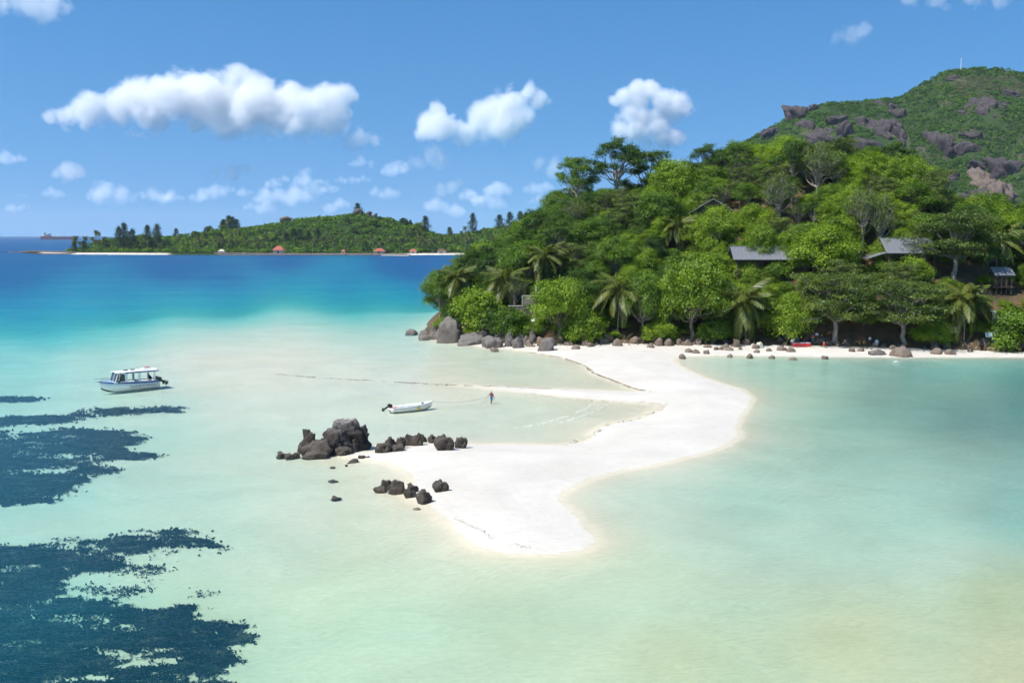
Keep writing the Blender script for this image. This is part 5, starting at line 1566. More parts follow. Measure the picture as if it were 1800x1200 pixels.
L.new(mixc(nt, 1.0, attr(nt, 'bed').outputs['Color'], ramp(nt, nz, [(.3, (.55, .55, .55)), (.7, (1.3, 1.3, 1.3))]).outputs[0], 'MULTIPLY'), pr.inputs[0])
L.new(pr.outputs[0], out.inputs[0]); M['islet'] = m
ime = mesh_np('islet', np.stack([AX, AY, AZ], -1).reshape(-1, 3), aq, M['islet'], True); cattr(ime, 'bed', colr.reshape(-1, 3))
tag(link(bpy.data.objects.new('islet', ime)), 'low wooded islet across the channel with beaches and a round hill', 'islet', kind='structure')
def islet_z(x, y): return float(islet_np(np.array(float(x)), np.array(float(y))))

def clump_mass(name, P, rad, nleaf, leaf, mat, seed, label, cat, flat=.8):
    """a far wood read as one mass: a crown of leaf cards at every point"""
    rng = np.random.default_rng(seed)
    n = len(P)
    d = rng.normal(size=(n * nleaf, 3)); d[:, 2] = np.abs(d[:, 2]) * .9 + .05; d /= np.linalg.norm(d, axis=1, keepdims=True)
    R = np.repeat(rad, nleaf)[:, None]
    C = np.repeat(P, nleaf, 0) + d * R * np.array([1, 1, flat]) * rng.uniform(.75, 1.05, (n * nleaf, 1))
    V, Q = leaf_cards(C, d + rng.normal(size=d.shape) * .45, leaf * np.clip(R[:, 0] / rad.mean(), .5, 1.5), rng, .8)
    me = mesh_np(name, V, Q, mat)
    ct = np.repeat(rng.uniform(0, 1, n), nleaf)
    fattr(me, 'tint', np.clip(.7 * ct + .3 * rng.uniform(0, 1, len(Q)), 0, 1))
    return tag(link(bpy.data.objects.new(name, me)), label, cat, kind='stuff')
r = np.random.default_rng(77)
P = []
while len(P) < 4200:
    x = r.uniform(-520, 120); y = r.uniform(1120, 1300)
    z = islet_z(x, y)
    px = 900 + F * x / 1240
    if z > 1.45 and y > np.interp(px, [128, 300, 480, 700, 800, 1500], [1172, 1148, 1118, 1112, 1150, 1170]): P.append((x, y, z + r.uniform(.5, 2.0)))
P = np.array(P)
clump_mass('islet_wood', P, 2.2 + 3.4 * r.random(len(P)) ** 2, 26, 1.5, M['leaf_far'], 5, 'low green canopy covering the far islet', 'wood')
# trees that stand out of it
def casuarina(seed):
    rng = np.random.default_rng(seed); wood = MB(); H = 14.0
    wood.tube([(0, 0, -.5), (.1, 0, 5), (0, .1, 10), (0, 0, H - .5)], [.3, .22, .12, .04], 6)
    C, Nn, T = [], [], []
    for i in range(46):
        t = .16 + .84 * (i / 45); z = H * t; rr = (3.4 * (1 - t) ** .6 + .6) * rng.uniform(.55, 1.15); az = i * 2.4 + rng.normal() * .3
        tip = np.array([math.cos(az) * rr, math.sin(az) * rr, z + .5 * rr])
        wood.tube([(0, 0, z), tuple(tip * np.array([.6, .6, 1]) * np.array([1, 1, 1])), tuple(tip)], [.05, .03, .01], 4, False)
        k = 46
        u = rng.uniform(.3, 1.05, (k, 1)); base = np.array([0, 0, z]) * (1 - u) + tip * u
        C.append(base + rng.normal(size=(k, 3)) * np.array([.42, .42, .5])); Nn.append(rng.normal(size=(k, 3))); T.append(np.clip(rng.normal(.45, .25, k), 0, 1))
    V, Q = leaf_cards(np.concatenate(C), np.concatenate(Nn), .7, rng, .35)
    cm = mesh_np('casuarina_crown', V, Q, M['leaf_needle']); fattr(cm, 'tint', np.concatenate(T))
    return wood.mesh('casuarina_trunk', M['bark'], True), cm, H, 3.6
def far_palm(seed):
    r_ = random.Random(seed); H = 12.0
    tm, tip = palm_trunk(H, (r_.uniform(-1.5, 1.5), .5), seed)
    vs_, fs_, ts = [], [], []
    n0 = 0
    for i in range(18):
        src = FROND[min(3, int(i / 17 * 3.2 + r_.uniform(0, .8)))]
        co = np.empty(len(src.vertices) * 3, dtype=np.float32); src.vertices.foreach_get('co', co); co = co.reshape(-1, 3)
        Rm = np.array((Matrix.Rotation(i * 2.4, 3, 'Z') @ Matrix.Rotation(-math.radians(48 - 70 * i / 17), 3, 'Y')))
        vs_.append(co @ Rm.T * .95 + np.array(tip)); ix = np.empty(len(src.loops), dtype=np.int32); src.loops.foreach_get('vertex_index', ix)
        fs_.append(ix.reshape(-1, 4) + n0); n0 += len(co); ts.append(np.full(len(ix) // 4, r_.uniform(.1, .8)))
    cm = mesh_np('far_palm_crown', np.concatenate(vs_), np.concatenate(fs_), M['frond']); fattr(cm, 'tint', np.concatenate(ts))
    return tm, cm, H, 4.0
proto('casuarina', 3, casuarina); proto('farpalm', 3, far_palm)
def islet_tree(kind, px, Y, H, R, label, group, nm, cat='tree'):
    x = (px - 900) / F * Y; z = islet_z(x, Y); v = int(RNG.integers(len(PROTO[kind])))
    place_tree(kind, v, (x, Y, z - .2), R / PROTO[kind][v][3], H / PROTO[kind][v][2], RNG.uniform(0, 6.28), nm, label, group, cat)
islet_tree('casuarina', 631, 1240, 15, 6.8, 'lone bushy tree on the summit of the far islet', None, 'casuarina_tree')
for px, top in ((222, 394), (212, 400), (238, 404), (263, 398), (278, 396), (135, 425), (150, 424), (404, 380), (412, 382), (398, 386), (395, 390), (420, 386), (313, 402), (520, 402), (505, 410), (530, 404), (545, 406), (490, 414), (560, 402), (747, 380), (830, 377), (880, 378), (895, 374), (915, 372), (925, 374), (935, 376), (722, 402), (710, 406), (790, 400)):
    Y = 1165 if px < 300 or 480 < px < 570 else 1235
    x = (px - 900) / F * Y; h = max(8, AT(px, top, Y).z - islet_z(x, Y))
    pl = 'islet point facing the ship' if px < 300 else 'shore behind the red roofed hut' if 480 < px < 570 else 'islet ridge'
    islet_tree('casuarina', px + r.uniform(-2, 2), Y, h, min(h * .42, 7.5), 'dark feathery casuarina on the ' + pl, 'casuarinas on the ' + pl, 'casuarina_tree')
n = 0
while n < 130:
    px = r.uniform(130, 960)
    Y = np.interp(px, [128, 300, 480, 700, 800, 1500], [1178, 1152, 1124, 1118, 1152, 1176]) + abs(r.normal()) * 28
    pl = 'pebbly point' if px < 300 else 'rubble sea wall' if px < 720 else 'white islet beach'
    islet_tree('farpalm', px, Y, r.uniform(9, 16), r.uniform(3.0, 4.4), 'tall coconut palm on the far islet behind the ' + pl, 'islet palms behind the ' + pl, 'coconut_palm', 'palm tree')
    n += 1
n = 0
while n < 60:
    px = r.uniform(185, 960); Y = r.uniform(1150, 1250); k = ('bright', 'mid', 'dark')[int(r.integers(3))]
    pl = 'on the far islet point' if px < 400 else 'on the far islet hill' if px < 720 else 'on the low end of the far islet'
    R = r.uniform(3.6, 6.5)
    islet_tree(k, px, Y, R * 1.6, R, LOOK[k] + ' ' + pl, LOOK[k] + 's ' + pl, NAMES[k])
    n += 1
# rubble along the sea wall and the reef point: a heap nobody could count
def rubble(name, label, n, fx, seed, mat, s0, s1):
    rng = np.random.default_rng(seed); mb_v, mb_f = [], []
    ico = rock_mesh('tmp', seed, 1, mat); co = np.array([v.co[:] for v in ico.vertices]); tri = np.array([p.vertices[:] for p in ico.polygons])
    for i in range(n):
        x, y = fx(rng); z = islet_z(x, y); s = rng.uniform(s0, s1); a = rng.uniform(0, 6.28)
        c = co * np.array([s * 1.3, s, s * .7]); ca, sa = math.cos(a), math.sin(a)
        c = np.column_stack([c[:, 0] * ca - c[:, 1] * sa + x, c[:, 0] * sa + c[:, 1] * ca + y, c[:, 2] + z])
        mb_f.append(tri + len(co) * i); mb_v.append(c)
    me = mesh_np(name, np.concatenate(mb_v), np.concatenate(mb_f), mat)
    tag(link(bpy.data.objects.new(name, me)), label, 'rubble', kind='stuff')
def _wall(rng):
    px = rng.uniform(380, 722); y = np.interp(px, [300, 480, 700, 800], [1118, 1092, 1085, 1105]) + rng.uniform(-1, 6); return (px - 900) / F * y, y
def _reef(rng):
    px = rng.uniform(18, 135); yf = np.interp(px, [20, 128], [1265, 1150]); y = yf + rng.uniform(-2, 12); return (px - 900) / F * y, y
rubble('rubble_bank', 'grey rubble bank along the shore of the far islet', 700, _wall, 3, M['granite'], .9, 2.3)
rubble('reef_rocks', 'low black reef rocks running out from the islet point', 420, _reef, 4, M['lava'], 1.0, 2.6)
# huts on the islet
def islet_hut(px, row, w_px, h_px, label, roofmat='red_tile'):
    Y = np.interp(px, [128, 300, 480, 700, 800, 1500], [1165, 1140, 1108, 1108, 1135, 1160]); x = (px - 900) / F * Y; s = Y / F
    w = w_px * s; z = AT(px, row, Y).z
    e = empty('islet_hut', (x, Y, islet_z(x, Y) - .2)); tag(e, label, 'hut')
    wh, rh = h_px * s * .5, h_px * s * .55
    MB().box((0, 0, wh / 2), (w * .8, w * .6, wh)).build('wall', M['plaster'], e)
    hw, hd = w / 2, w * .42
    MB().add([(-hw, -hd, wh), (hw, -hd, wh), (hw, hd, wh), (-hw, hd, wh), (-hw * .35, 0, wh + rh), (hw * .35, 0, wh + rh)],
             [(0, 1, 5, 4), (1, 2, 5), (2, 3, 4, 5), (3, 0, 4), (3, 2, 1, 0)]).build('roof', M[roofmat], e)
    MB().box((0, -w * .3 - .05, wh * .42), (w * .16, .12, wh * .75)).build('door', M['timber'], e)
islet_hut(492, 446, 21, 13, 'red roofed hut standing out on the rubble bank of the islet')
islet_hut(668, 443, 22, 9, 'wide low red roofed pavilion by the islet jetty')
islet_hut(605, 439, 8, 7, 'tiny red roof between the palms of the islet')
islet_hut(727, 439, 14, 8, 'brick red roof behind the white islet beach')
islet_hut(777, 439, 18, 8, 'brown thatched roof behind the white islet beach', 'timber')
islet_hut(392, 440, 12, 7, 'grey thatched hut on the islet point', 'concrete')
a_, b_ = G(672, 450.5, 0), G(720, 451, 0)
e = empty('jetty', (a_.x, a_.y, 0)); tag(e, 'low concrete jetty running along the islet shore', 'jetty')
MB().bar((0, 0, 1.1), (b_.x - a_.x, b_.y - a_.y, 1.1), 3.0, .9).build('deck', M['concrete'], e)
for k in range(8): MB().box(((b_.x - a_.x) * (k + .5) / 8, (b_.y - a_.y) * (k + .5) / 8, -.3), (.6, 2.4, 2.0)).build('pile', M['stone_wall'], e)
for (px, row, w, h) in ((506, 384, 22, 8), (633, 372, 16, 11), (652, 374, 9, 6), (662, 377, 7, 5)):
    Y = 1232; x = (px - 900) / F * Y; s = Y / F
    o = bpy.data.objects.new('rock_outcrop', ROCKS['lava'][int(w) % 7]); o.location = (x, Y, AT(px, row + h * .5, Y).z); o.scale = (w * s, w * s * .6, h * s); link(o)
    tag(o, 'dark rock outcrop on the shoulder of the islet hill' if px < 600 else 'dark rock outcrop at the summit of the islet hill', 'rock', 'outcrops of the islet hill')
Yp = 1238; x = (643 - 900) / F * Yp
e = empty('mast', (x, Yp, islet_z(x, Yp))); tag(e, 'thin mast beside the lone tree on the islet summit', 'mast')
MB().tube([(0, 0, -1), (0, 0, 10)], .25, 6).build('pole', M['steel'], e)
x = (652 - 900) / F * Yp
e = empty('water_tank', (x, Yp, islet_z(x, Yp) + 4)); tag(e, 'small white tank on the islet summit', 'tank')
MB().prism([(2.6 * math.cos(k * .524), 2.6 * math.sin(k * .524)) for k in range(12)], -4, 1.6).build('tank', M['white_paint'], e)

# ------------------------------------------------------------------ tanker at anchor
sh = G(104, 421.3); Ys = sh.y; s = Ys / F
Ls = 62 * s
M['ship_red'] = simple('rust_red_hull', (.13, .018, .03), .6, 0, .2, .05)
M['ship_dark'] = simple('dark_blue_hull', (.035, .04, .09), .6, 0, .2, .05)
M['ship_deck'] = simple('green_deck', (.10, .14, .15), .8, 0, .2, .05)
sp = empty('tanker_ship', (sh.x - Ls / 2, Ys, 0), .12); tag(sp, 'red hulled tanker with white deckhouse at anchor on the horizon', 'ship')
Bh = Ls * .15
def plan(sc, x1=1.0): return [(0, -Bh / 2 * sc), (Ls * .80, -Bh / 2 * sc), (Ls * .93, -Bh * .3 * sc), (Ls * x1, 0), (Ls * .93, Bh * .3 * sc), (Ls * .80, Bh / 2 * sc), (0, Bh / 2 * sc), (-Ls * .012, 0)]
MB().prism(plan(1, .985), -2, 4.5 * s / 2.75 * 1.5).build('lower_hull', M['ship_dark'], sp)
zd = 4.8 * s
MB().prism(plan(1.0), 4.5 * s / 2.75 * 1.5, zd).build('hull', M['ship_red'], sp)
MB().prism([(Ls * .86, -Bh * .36), (Ls * .94, -Bh * .26), (Ls * 1.012, 0), (Ls * .94, Bh * .26), (Ls * .86, Bh * .36)], zd, zd + 1.7 * s).build('forecastle', M['ship_dark'], sp)
MB().prism([(0, -Bh * .48), (Ls * .28, -Bh * .48), (Ls * .28, Bh * .48), (0, Bh * .48)], zd, zd + 1.2 * s).build('poop_deck', M['ship_red'], sp)
dh = MB().box((Ls * .18, 0, zd + 3.0 * s), (Ls * .13, Bh * .8, 3.8 * s)).build('deckhouse', M['white_paint'], sp)
MB().box((Ls * .235, 0, zd + 4.7 * s), (Ls * .05, Bh * 1.0, 1.2 * s)).build('bridge', M['ship_deck'], dh)
for k in range(3): MB().box((Ls * .18, -Bh * .4 - .3, zd + (2.0 + k * 1.0) * s), (Ls * .11, .6, .4 * s)).build('window_band', M['glass_dark'], dh)
MB().box((Ls * .105, 0, zd + 3.6 * s), (Ls * .045, Bh * .3, 4.6 * s)).build('funnel', M['ship_red'], sp)
MB().box((Ls * .105, 0, zd + 6.4 * s), (Ls * .046, Bh * .31, 1.2 * s)).build('funnel_cap', M['ship_dark'], sp)
MB().box((Ls * .06, 0, zd + 1.9 * s), (Ls * .05, Bh * .6, 2.2 * s)).build('lifeboat', M['white_paint'], sp)
for fx, hh_ in ((.42, 7), (.46, 6), (.70, 7.5)):
    MB().bar((Ls * fx, 0, zd), (Ls * fx, 0, zd + hh_ * s), 1.2, 1.2).build('mast', M['white_paint'], sp)
    MB().bar((Ls * fx, 0, zd + hh_ * s), (Ls * (fx + .05), 0, zd + hh_ * s * .6), .9, .9).build('crane_boom', M['white_paint'], sp)
MB().bar((Ls * .30, 0, zd + .8 * s), (Ls * .86, 0, zd + .8 * s), Bh * .3, .7 * s).build('deck_pipes', M['ship_deck'], sp)

# ------------------------------------------------------------------ the mountain behind the island
MXp = [900, 1000, 1100, 1130, 1160, 1200, 1250, 1300, 1340, 1400, 1440, 1500, 1570, 1600, 1640, 1680, 1750, 1800, 1900, 2050, 2300]
MTp = [470, 420, 362, 345, 325, 300, 275, 252, 229, 198, 184, 180, 174, 154, 132, 124, 126, 138, 160, 230, 420]
MY0, MY1 = 1330.0, 1700.0
def mtn_np(x, y):
    px = 900 + F * x / MY1
    zr = CAMH + (HOR - np.interp(px, MXp, MTp)) * MY1 / F - 5.0
    t = np.clip((y - MY0) / (MY1 - MY0), 0, 1)
    z = zr * (t ** .95) + np.sin(np.pi * t) * (7 * np.sin(x * .035 + 1.5 * np.sin(y * .02)) + 4 * np.sin(x * .09 + y * .05) + 9 * np.sin(y * .045 + .6 * np.sin(x * .03)))
    b = np.clip((y - MY1) / 500, 0, 1)
    return np.where(y > MY1, zr * (1 - b * b * (3 - 2 * b)), z) - 3 * (y < MY0 + 5)
gx = np.arange(150, 1380, 7.0); gy = np.arange(1320, 2220, 7.0)
BXX, BYY = np.meshgrid(gx, gy); BZZ = mtn_np(BXX, BYY)
bid = np.arange(BXX.size).reshape(BXX.shape)
bq = np.stack([bid[:-1, :-1], bid[:-1, 1:], bid[1:, 1:], bid[1:, :-1]], -1).reshape(-1, 4)
m, nt, N, L, out = mat_new('mountain_ground')
pr = N.new('ShaderNodeBsdfDiffuse')
n1 = tex_noise(nt, .02, 7, .65, pos(nt)); n2 = tex_noise(nt, .15, 6, .7, pos(nt))
c = ramp(nt, n1, [(.38, (.035, .065, .02)), (.55, (.05, .075, .025)), (.68, (.12, .095, .08))]).outputs[0]
L.new(mixc(nt, 1.0, c, ramp(nt, n2, [(.3, (.6, .6, .6)), (.7, (1.25, 1.25, 1.25))]).outputs[0], 'MULTIPLY'), pr.inputs[0])
L.new(pr.outputs[0], out.inputs[0]); M['mountain'] = m
tag(link(bpy.data.objects.new('mountain', mesh_np('mountain', np.stack([BXX, BYY, BZZ], -1).reshape(-1, 3), bq, M['mountain'], True))),
    'steep green granite mountain behind the wooded island', 'mountain', kind='structure')
def MHIT(px, py):
    Y = 1330.0
    while Y < 1760:
        p = AT(px, py, Y)
        if p.z <= float(mtn_np(np.array(p.x), np.array(Y))): return p
        Y += 2.5
    return AT(px, py, MY1)
M['cliff'] = rock_mat('purple_grey_cliff', (.014, .010, .012), (.058, .042, .044), (.16, .12, .11), (.20, .18, .165), .3, .16, 4.0, streak=.22)
M['cliff_tan'] = rock_mat('tan_cliff', (.06, .045, .04), (.19, .135, .10), (.38, .28, .20), (.30, .26, .22), .3, .16, 4.0, streak=.22)
CL = [rock_mesh('cliff', 500 + i, 4, M['cliff'], 7, .5, .9, .8) for i in range(5)]
CLT = [rock_mesh('cliff_tan', 540 + i, 4, M['cliff_tan'], 7, .5, .9, .8) for i in range(2)]
CLIFFS = [(380, 495, 335, 420), (215, 310, 470, 530), (455, 520, 425, 540), (520, 660, 470, 560), (640, 790, 525, 615), (620, 720, 400, 460), (715, 780, 430, 530), (780, 870, 400, 460), (890, 1000, 420, 560), (800, 1000, 530, 640),
          (1010, 1105, 350, 420), (880, 970, 295, 360), (975, 1040, 320, 370), (1510, 1650, 285, 440), (1650, 1715, 310, 365), (1300, 1390, 500, 670), (1380, 1530, 560, 650), (1240, 1350, 760, 860), (1360, 1420, 730, 800),
          (1490, 1630, 670, 730), (1650, 1800, 660, 770), (1510, 1680, 840, 950), (1370, 1500, 870, 950), (1320, 1410, 145, 190), (1050, 1110, 470, 600), (1430, 1560, 490, 540), (505, 545, 325, 370), (1000, 1060, 420, 520), (930, 1010, 600, 660), (1700, 1800, 235, 290)]
TAN = [(1525, 1645, 715, 840), (1670, 1800, 800, 950)]
cl_pts = []
WHERE = [(500, 'at the seaward end of the mountain crest'), (700, 'on the seaward cliff band of the mountain'), (1120, 'in the middle cliff band of the mountain'), (1420, 'on the landward slope of the mountain'), (9999, 'low on the landward face of the mountain')]
for i, (x0, x1, y0, y1) in enumerate(CLIFFS + TAN):
    a, b_, c_, d_ = 1280 + x0 * .289, 1280 + x1 * .289, 90 + y0 * .289, 90 + y1 * .289
    p = MHIT((a + b_) / 2, d_); s = p.y / F
    w, h = (b_ - a) * s * 1.55, (d_ - c_) * s * 1.35
    tan = i >= len(CLIFFS)
    o = bpy.data.objects.new('cliff_face', (CLT if tan else CL)[i % (2 if tan else 5)])
    o.location = (p.x, p.y + h * .75, p.z - h * .12); o.scale = (w, max(w * .6, h * 1.5), h); o.rotation_euler = (.12, 0, RNG.choice([0, .4, -.4, 3.14])); link(o)
    wh_ = [t_ for lim, t_ in WHERE if x0 < lim][0]
    lb = ('tan streaked rock wall ' if tan else 'purple grey rock face ') + wh_
    if (x0, y0) == (1510, 285): lb = 'upright purple grey rock pillar below the mountain top'
    tag(o, lb, 'cliff', 'rock faces of the mountain')
    cl_pts.append((p.x, p.y, w, a, b_, c_, d_))
rng = np.random.default_rng(8)
P, D = [], []
while len(P) + len(D) < 15500:
    y = rng.uniform(1345, 1712); x = rng.uniform(1120 - 900, 1850 - 900) / F * y
    z = float(mtn_np(np.array(x), np.array(y)))
    px, py = to_px(x, y, z)
    hit = any(a + 1 < px < b_ - 1 and c_ + (d_ - c_) * .15 < py < d_ for (_, _, _, a, b_, c_, d_) in cl_pts)
    if hit and rng.random() < .86: continue
    dry = 1670 < px < 1800 and 135 < py < 172 and noise.noise(Vector((px * .06, py * .1, 0))) > -.25
    if noise.noise(Vector((px * .05, py * .07, 4))) > .42 and rng.random() < .7: continue
    (D if dry else P).append((x, y, z))
P, D = np.array(P), np.array(D)
big = 2.0 + 3.6 * rng.random(len(P)) ** 2
clump_mass('mountain_wood', P, big, 26, 1.7, M['leaf_far'], 21, 'dense green wood covering the mountain', 'wood', .95)
if len(D): clump_mass('dry_scrub', D, rng.uniform(1.6, 2.8, len(D)), 20, 1.3, M['leaf_dry'], 22, 'brown dry scrub below the mountain top', 'scrub')
p = MHIT(1689, 126)
p = Vector((AT(1689, 120, MY1).x, MY1, float(mtn_np(np.array(AT(1689, 120, MY1).x), np.array(MY1)))))
e = empty('radio_mast', tuple(p)); tag(e, 'thin white radio mast on the mountain top', 'mast')
MB().tube([(0, 0, -2), (0, 0, 19)], [.5, .25], 6).build('pole', M['white_paint'], e)
for k in (8, 12, 16): MB().bar((-1.4, 0, k), (1.4, 0, k), .25).build('antenna_arm', M['white_paint'], e)
# ------------------------------------------------------------------ clouds: real puffs of vapour kilometres away
def shaped_material(name, balls, dens, frac, zbase=None, amp=1.5, thr=.42, gain=2.6):
    """vapour that thins out away from the heart of each puff and is torn by turbulence"""
    m, nt, N, L, out = mat_new(name)
    v = N.new('ShaderNodeVolumePrincipled')
    v.inputs['Color'].default_value = (1, 1, 1, 1)
    v.inputs['Anisotropy'].default_value = 0.1
    P = pos(nt)
    f = None
    for c, R in balls:
        d = N.new('ShaderNodeVectorMath'); d.operation = 'DISTANCE'; L.new(P, d.inputs[0]); d.inputs[1].default_value = tuple(c)
        q = N.new('ShaderNodeMapRange'); L.new(d.outputs['Value'], q.inputs[0])
        q.inputs[1].default_value = 0.0; q.inputs[2].default_value = R * 2.3; q.inputs[3].default_value = 1.0; q.inputs[4].default_value = 0.0
        if f is None: f = q.outputs[0]
        else:
            sm_ = N.new('ShaderNodeMath'); sm_.operation = 'SMOOTH_MAX'; sm_.inputs[2].default_value = .22
            L.new(f, sm_.inputs[0]); L.new(q.outputs[0], sm_.inputs[1]); f = sm_.outputs[0]
    n1 = tex_noise(nt, frac, 8, 0.60, P, 0.3)
    e = mth(nt, 'ADD', f, mth(nt, 'MULTIPLY', mth(nt, 'SUBTRACT', n1, 0.5), amp))
    e = mth(nt, 'MULTIPLY', mth(nt, 'SUBTRACT', e, thr), gain, True)
    if zbase is not None:
        sp_ = N.new('ShaderNodeSeparateXYZ'); L.new(P, sp_.inputs[0])
        q = N.new('ShaderNodeMapRange'); L.new(mth(nt, 'ADD', sp_.outputs[2], mth(nt, 'MULTIPLY', mth(nt, 'SUBTRACT', n1, .5), 160.0)), q.inputs[0])
        q.inputs[1].default_value = zbase - 30; q.inputs[2].default_value = zbase + 70; q.inputs[3].default_value = 0.0; q.inputs[4].default_value = 1.0
        e = mth(nt, 'MULTIPLY', e, q.outputs[0])
    L.new(mth(nt, 'MULTIPLY', e, dens), v.inputs['Density'])
    L.new(v.outputs[0], out.inputs['Volume'])
    return m

def shaped_cloud(blobs, Y, label, base=None, seed=0, dens=.019, frac=.0055, amp=1.45, thr=.50, gain=4.2, group=None):
    r = random.Random(seed); s = Y / F
    cs = [AT(b[0], b[1], Y) + Vector((0, r.uniform(-.5, .5) * b[2] * s, 0)) for b in blobs]
    org = sum(cs, Vector()) / len(cs)
    mat = shaped_material('cloud_vapour', [(c, b[2] * s) for c, b in zip(cs, blobs)], dens, frac, None if base is None else AT(900, base, Y).z, amp, thr, gain)
    bm = bmesh.new()
    for c, b in zip(cs, blobs):
        bmesh.ops.create_icosphere(bm, subdivisions=2, radius=b[2] * s * 1.75, matrix=Matrix.Translation(c - org))
    me = bpy.data.meshes.new('cloud'); bm.to_mesh(me); bm.free(); me.materials.append(mat)
    o = bpy.data.objects.new('cloud', me); o.location = org
    rm = o.modifiers.new('merge', 'REMESH'); rm.mode = 'VOXEL'; rm.voxel_size = 6 * s
    link(o); tag(o, label, 'cloud', group)
    return o

def smear(l): return [(x + k * r_ * 1.1, y + abs(k) * r_ * .25, r_ * (1 - .3 * abs(k))) for x, y, r_ in l for k in (-1, 0, 1)]
def zb6(l): return [(x * .389, y * .389, r_ * .389) for x, y, r_ in l]
def zb7(l): return [(650 + x * .361, 100 + y * .361, r_ * .361) for x, y, r_ in l]
shaped_cloud(zb6([(230, 535, 30), (300, 515, 55), (360, 500, 60), (420, 485, 70), (405, 440, 25), (540, 480, 80), (650, 470, 105), (730, 400, 55), (722, 370, 35), (800, 450, 110), (860, 400, 75), (950, 430, 95), (1000, 490, 110), (1075, 345, 50), (1060, 410, 60), (1115, 350, 38),
           (1140, 480, 110), (1240, 440, 80), (1310, 412, 50), (1300, 510, 110), (1420, 480, 80), (1500, 450, 70), (1570, 430, 42), (1605, 440, 28), (1480, 540, 75), (1380, 570, 60), (1230, 575, 60), (1050, 575, 50), (880, 570, 45), (740, 550, 40)]),
      6000, 'long heaped white cloud with a tall round tower', 246, 1)
shaped_cloud(zb7([(330, 260, 42), (290, 330, 62), (350, 345, 65), (270, 375, 38), (470, 365, 60), (540, 305, 75), (620, 265, 78), (700, 210, 62), (770, 170, 42), (830, 205, 42), (872, 220, 22), (640, 340, 75), (720, 300, 65), (560, 390, 45), (480, 400, 35), (690, 360, 40)]),
      6000, 'two peaked white heap cloud above the low islet', 249, 2)
shaped_cloud(zb7([(1300, 160, 46), (1360, 160, 42), (1240, 190, 46), (1195, 222, 30), (1310, 210, 52), (1420, 230, 52), (1500, 240, 60), (1550, 240, 28), (1380, 290, 42), (1250, 275, 52), (1220, 350, 52), (1300, 365, 60), (1430, 400, 55), (1480, 390, 38), (1350, 425, 36), (1400, 330, 55), (1330, 290, 50), (1440, 300, 45)]),
      6000, 'ragged cloud with a bright cap above the tall trees', 268, 3, .03)
for i, (l, lb) in enumerate([([(300, 775, 42), (350, 782, 34), (250, 787, 26)], 'small pale heap cloud under the thin end of the long cloud'), ([(1640, 620, 46), (1600, 640, 38), (1690, 632, 28), (1550, 645, 22)], 'small puff at the blunt foot of the long cloud'),
                             ([(1050, 775, 34), (1120, 762, 24), (970, 780, 26)], 'thin small cloud under the middle of the long cloud')]):
    shaped_cloud(zb6(l), 6000, lb, None, 20 + i, .009, .010)
for i, (l, lb) in enumerate([([(300, 470, 46), (230, 515, 40), (350, 500, 40), (170, 535, 26)], 'faint cloud below the two peaked cloud'), ([(340, 640, 32), (400, 628, 34), (440, 612, 20)], 'small bright puff above the saddle of the islet'),
                             ([(900, 540, 40), (820, 520, 34), (980, 530, 30)], 'faint grey cloud seaward of the emergent trees')]):
    shaped_cloud(zb7(l), 6000, lb, None, 30 + i, .006, .010)
shaped_cloud([(1495, 62, 17), (1520, 52, 13), (1470, 70, 12)], 6000, 'faint lone wisp above the mountain', None, 40, .004, .010)
shaped_cloud([(1600, -6, 18), (1650, -8, 20), (1710, -10, 20), (1760, -12, 18)], 6000, 'thin cloud edge above the mountain summit', None, 41, .006, .010)
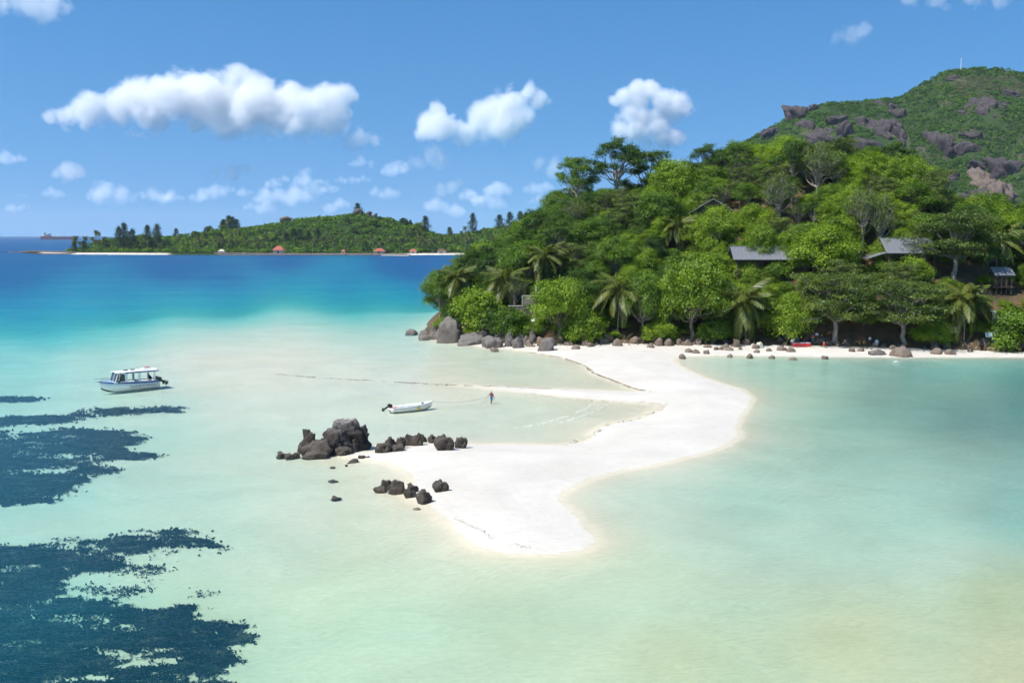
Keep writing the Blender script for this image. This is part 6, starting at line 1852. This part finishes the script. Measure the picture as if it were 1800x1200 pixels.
LOW = [[(95, 880, 15), (110, 888, 12)], [(240, 872, 24), (205, 872, 14), (270, 876, 14)], [(480, 868, 42), (430, 885, 26), (560, 882, 34)], [(680, 878, 32), (720, 892, 26), (640, 876, 18)], [(780, 885, 22), (810, 892, 16)],
       [(900, 880, 26), (970, 860, 30), (1030, 852, 18)], [(1100, 870, 20), (1130, 868, 14)], [(1240, 828, 24), (1280, 808, 18), (1215, 830, 16)], [(1330, 872, 44), (1200, 886, 34), (1265, 880, 34), (1420, 845, 34), (1390, 815, 36), (1450, 820, 24)],
       [(1495, 850, 22), (1510, 846, 14)], [(1590, 812, 26), (1640, 808, 22), (1540, 812, 18)], [(20, 712, 28), (90, 715, 18)], [(1640, 730, 28), (1600, 738, 18)], [(60, 935, 20), (110, 930, 16)], [(1545, 920, 22), (1490, 940, 20)], [(1200, 935, 26), (1130, 930, 18)], [(1790, 760, 30), (1750, 770, 18)]]
for i, l in enumerate(LOW):
    shaped_cloud(smear(zb6(l)), 15500, 'small flat fair weather cloud low over the sea horizon', None, 50 + i, .0055, .0030, 1.7, .46, 2.2, 'small clouds low over the horizon')
LOW2 = [[(320, 715, 30), (350, 720, 20)], [(590, 705, 36), (540, 700, 24), (630, 715, 22)], [(630, 640, 32), (590, 645, 22)], [(90, 660, 30), (30, 655, 20)], [(480, 668, 26), (520, 690, 20)], [(820, 695, 22), (790, 705, 16)], [(420, 750, 24), (380, 748, 16)], [(800, 640, 30), (860, 630, 24)]]
for i, l in enumerate(LOW2):
    shaped_cloud(smear(zb7(l)), 15500, 'small flat fair weather cloud low over the sea horizon', None, 80 + i, .0055, .0030, 1.7, .46, 2.2, 'small clouds low over the horizon')
shaped_cloud(zb6([(20, 20, 45), (70, 10, 50), (150, 15, 60), (250, 35, 52), (310, 40, 38), (200, 80, 34)]), 6000, 'thin cloud reaching down from overhead above the ship', None, 4, .008, .008)
# ------------------------------------------------------------------ the air: thin sea haze
m, nt, N, L, out = mat_new('sea_haze')
v = N.new('ShaderNodeVolumePrincipled')
v.inputs['Color'].default_value = (.86, .93, 1.0, 1); v.inputs['Density'].default_value = 3.2e-5; v.inputs['Anisotropy'].default_value = 0.2
L.new(v.outputs[0], out.inputs['Volume'])
hb_ = MB().box((0, 5700, 160), (30400, 17800, 340)).build('haze', m)
tag(hb_, 'thin pale sea haze filling the air', 'haze', kind='stuff')
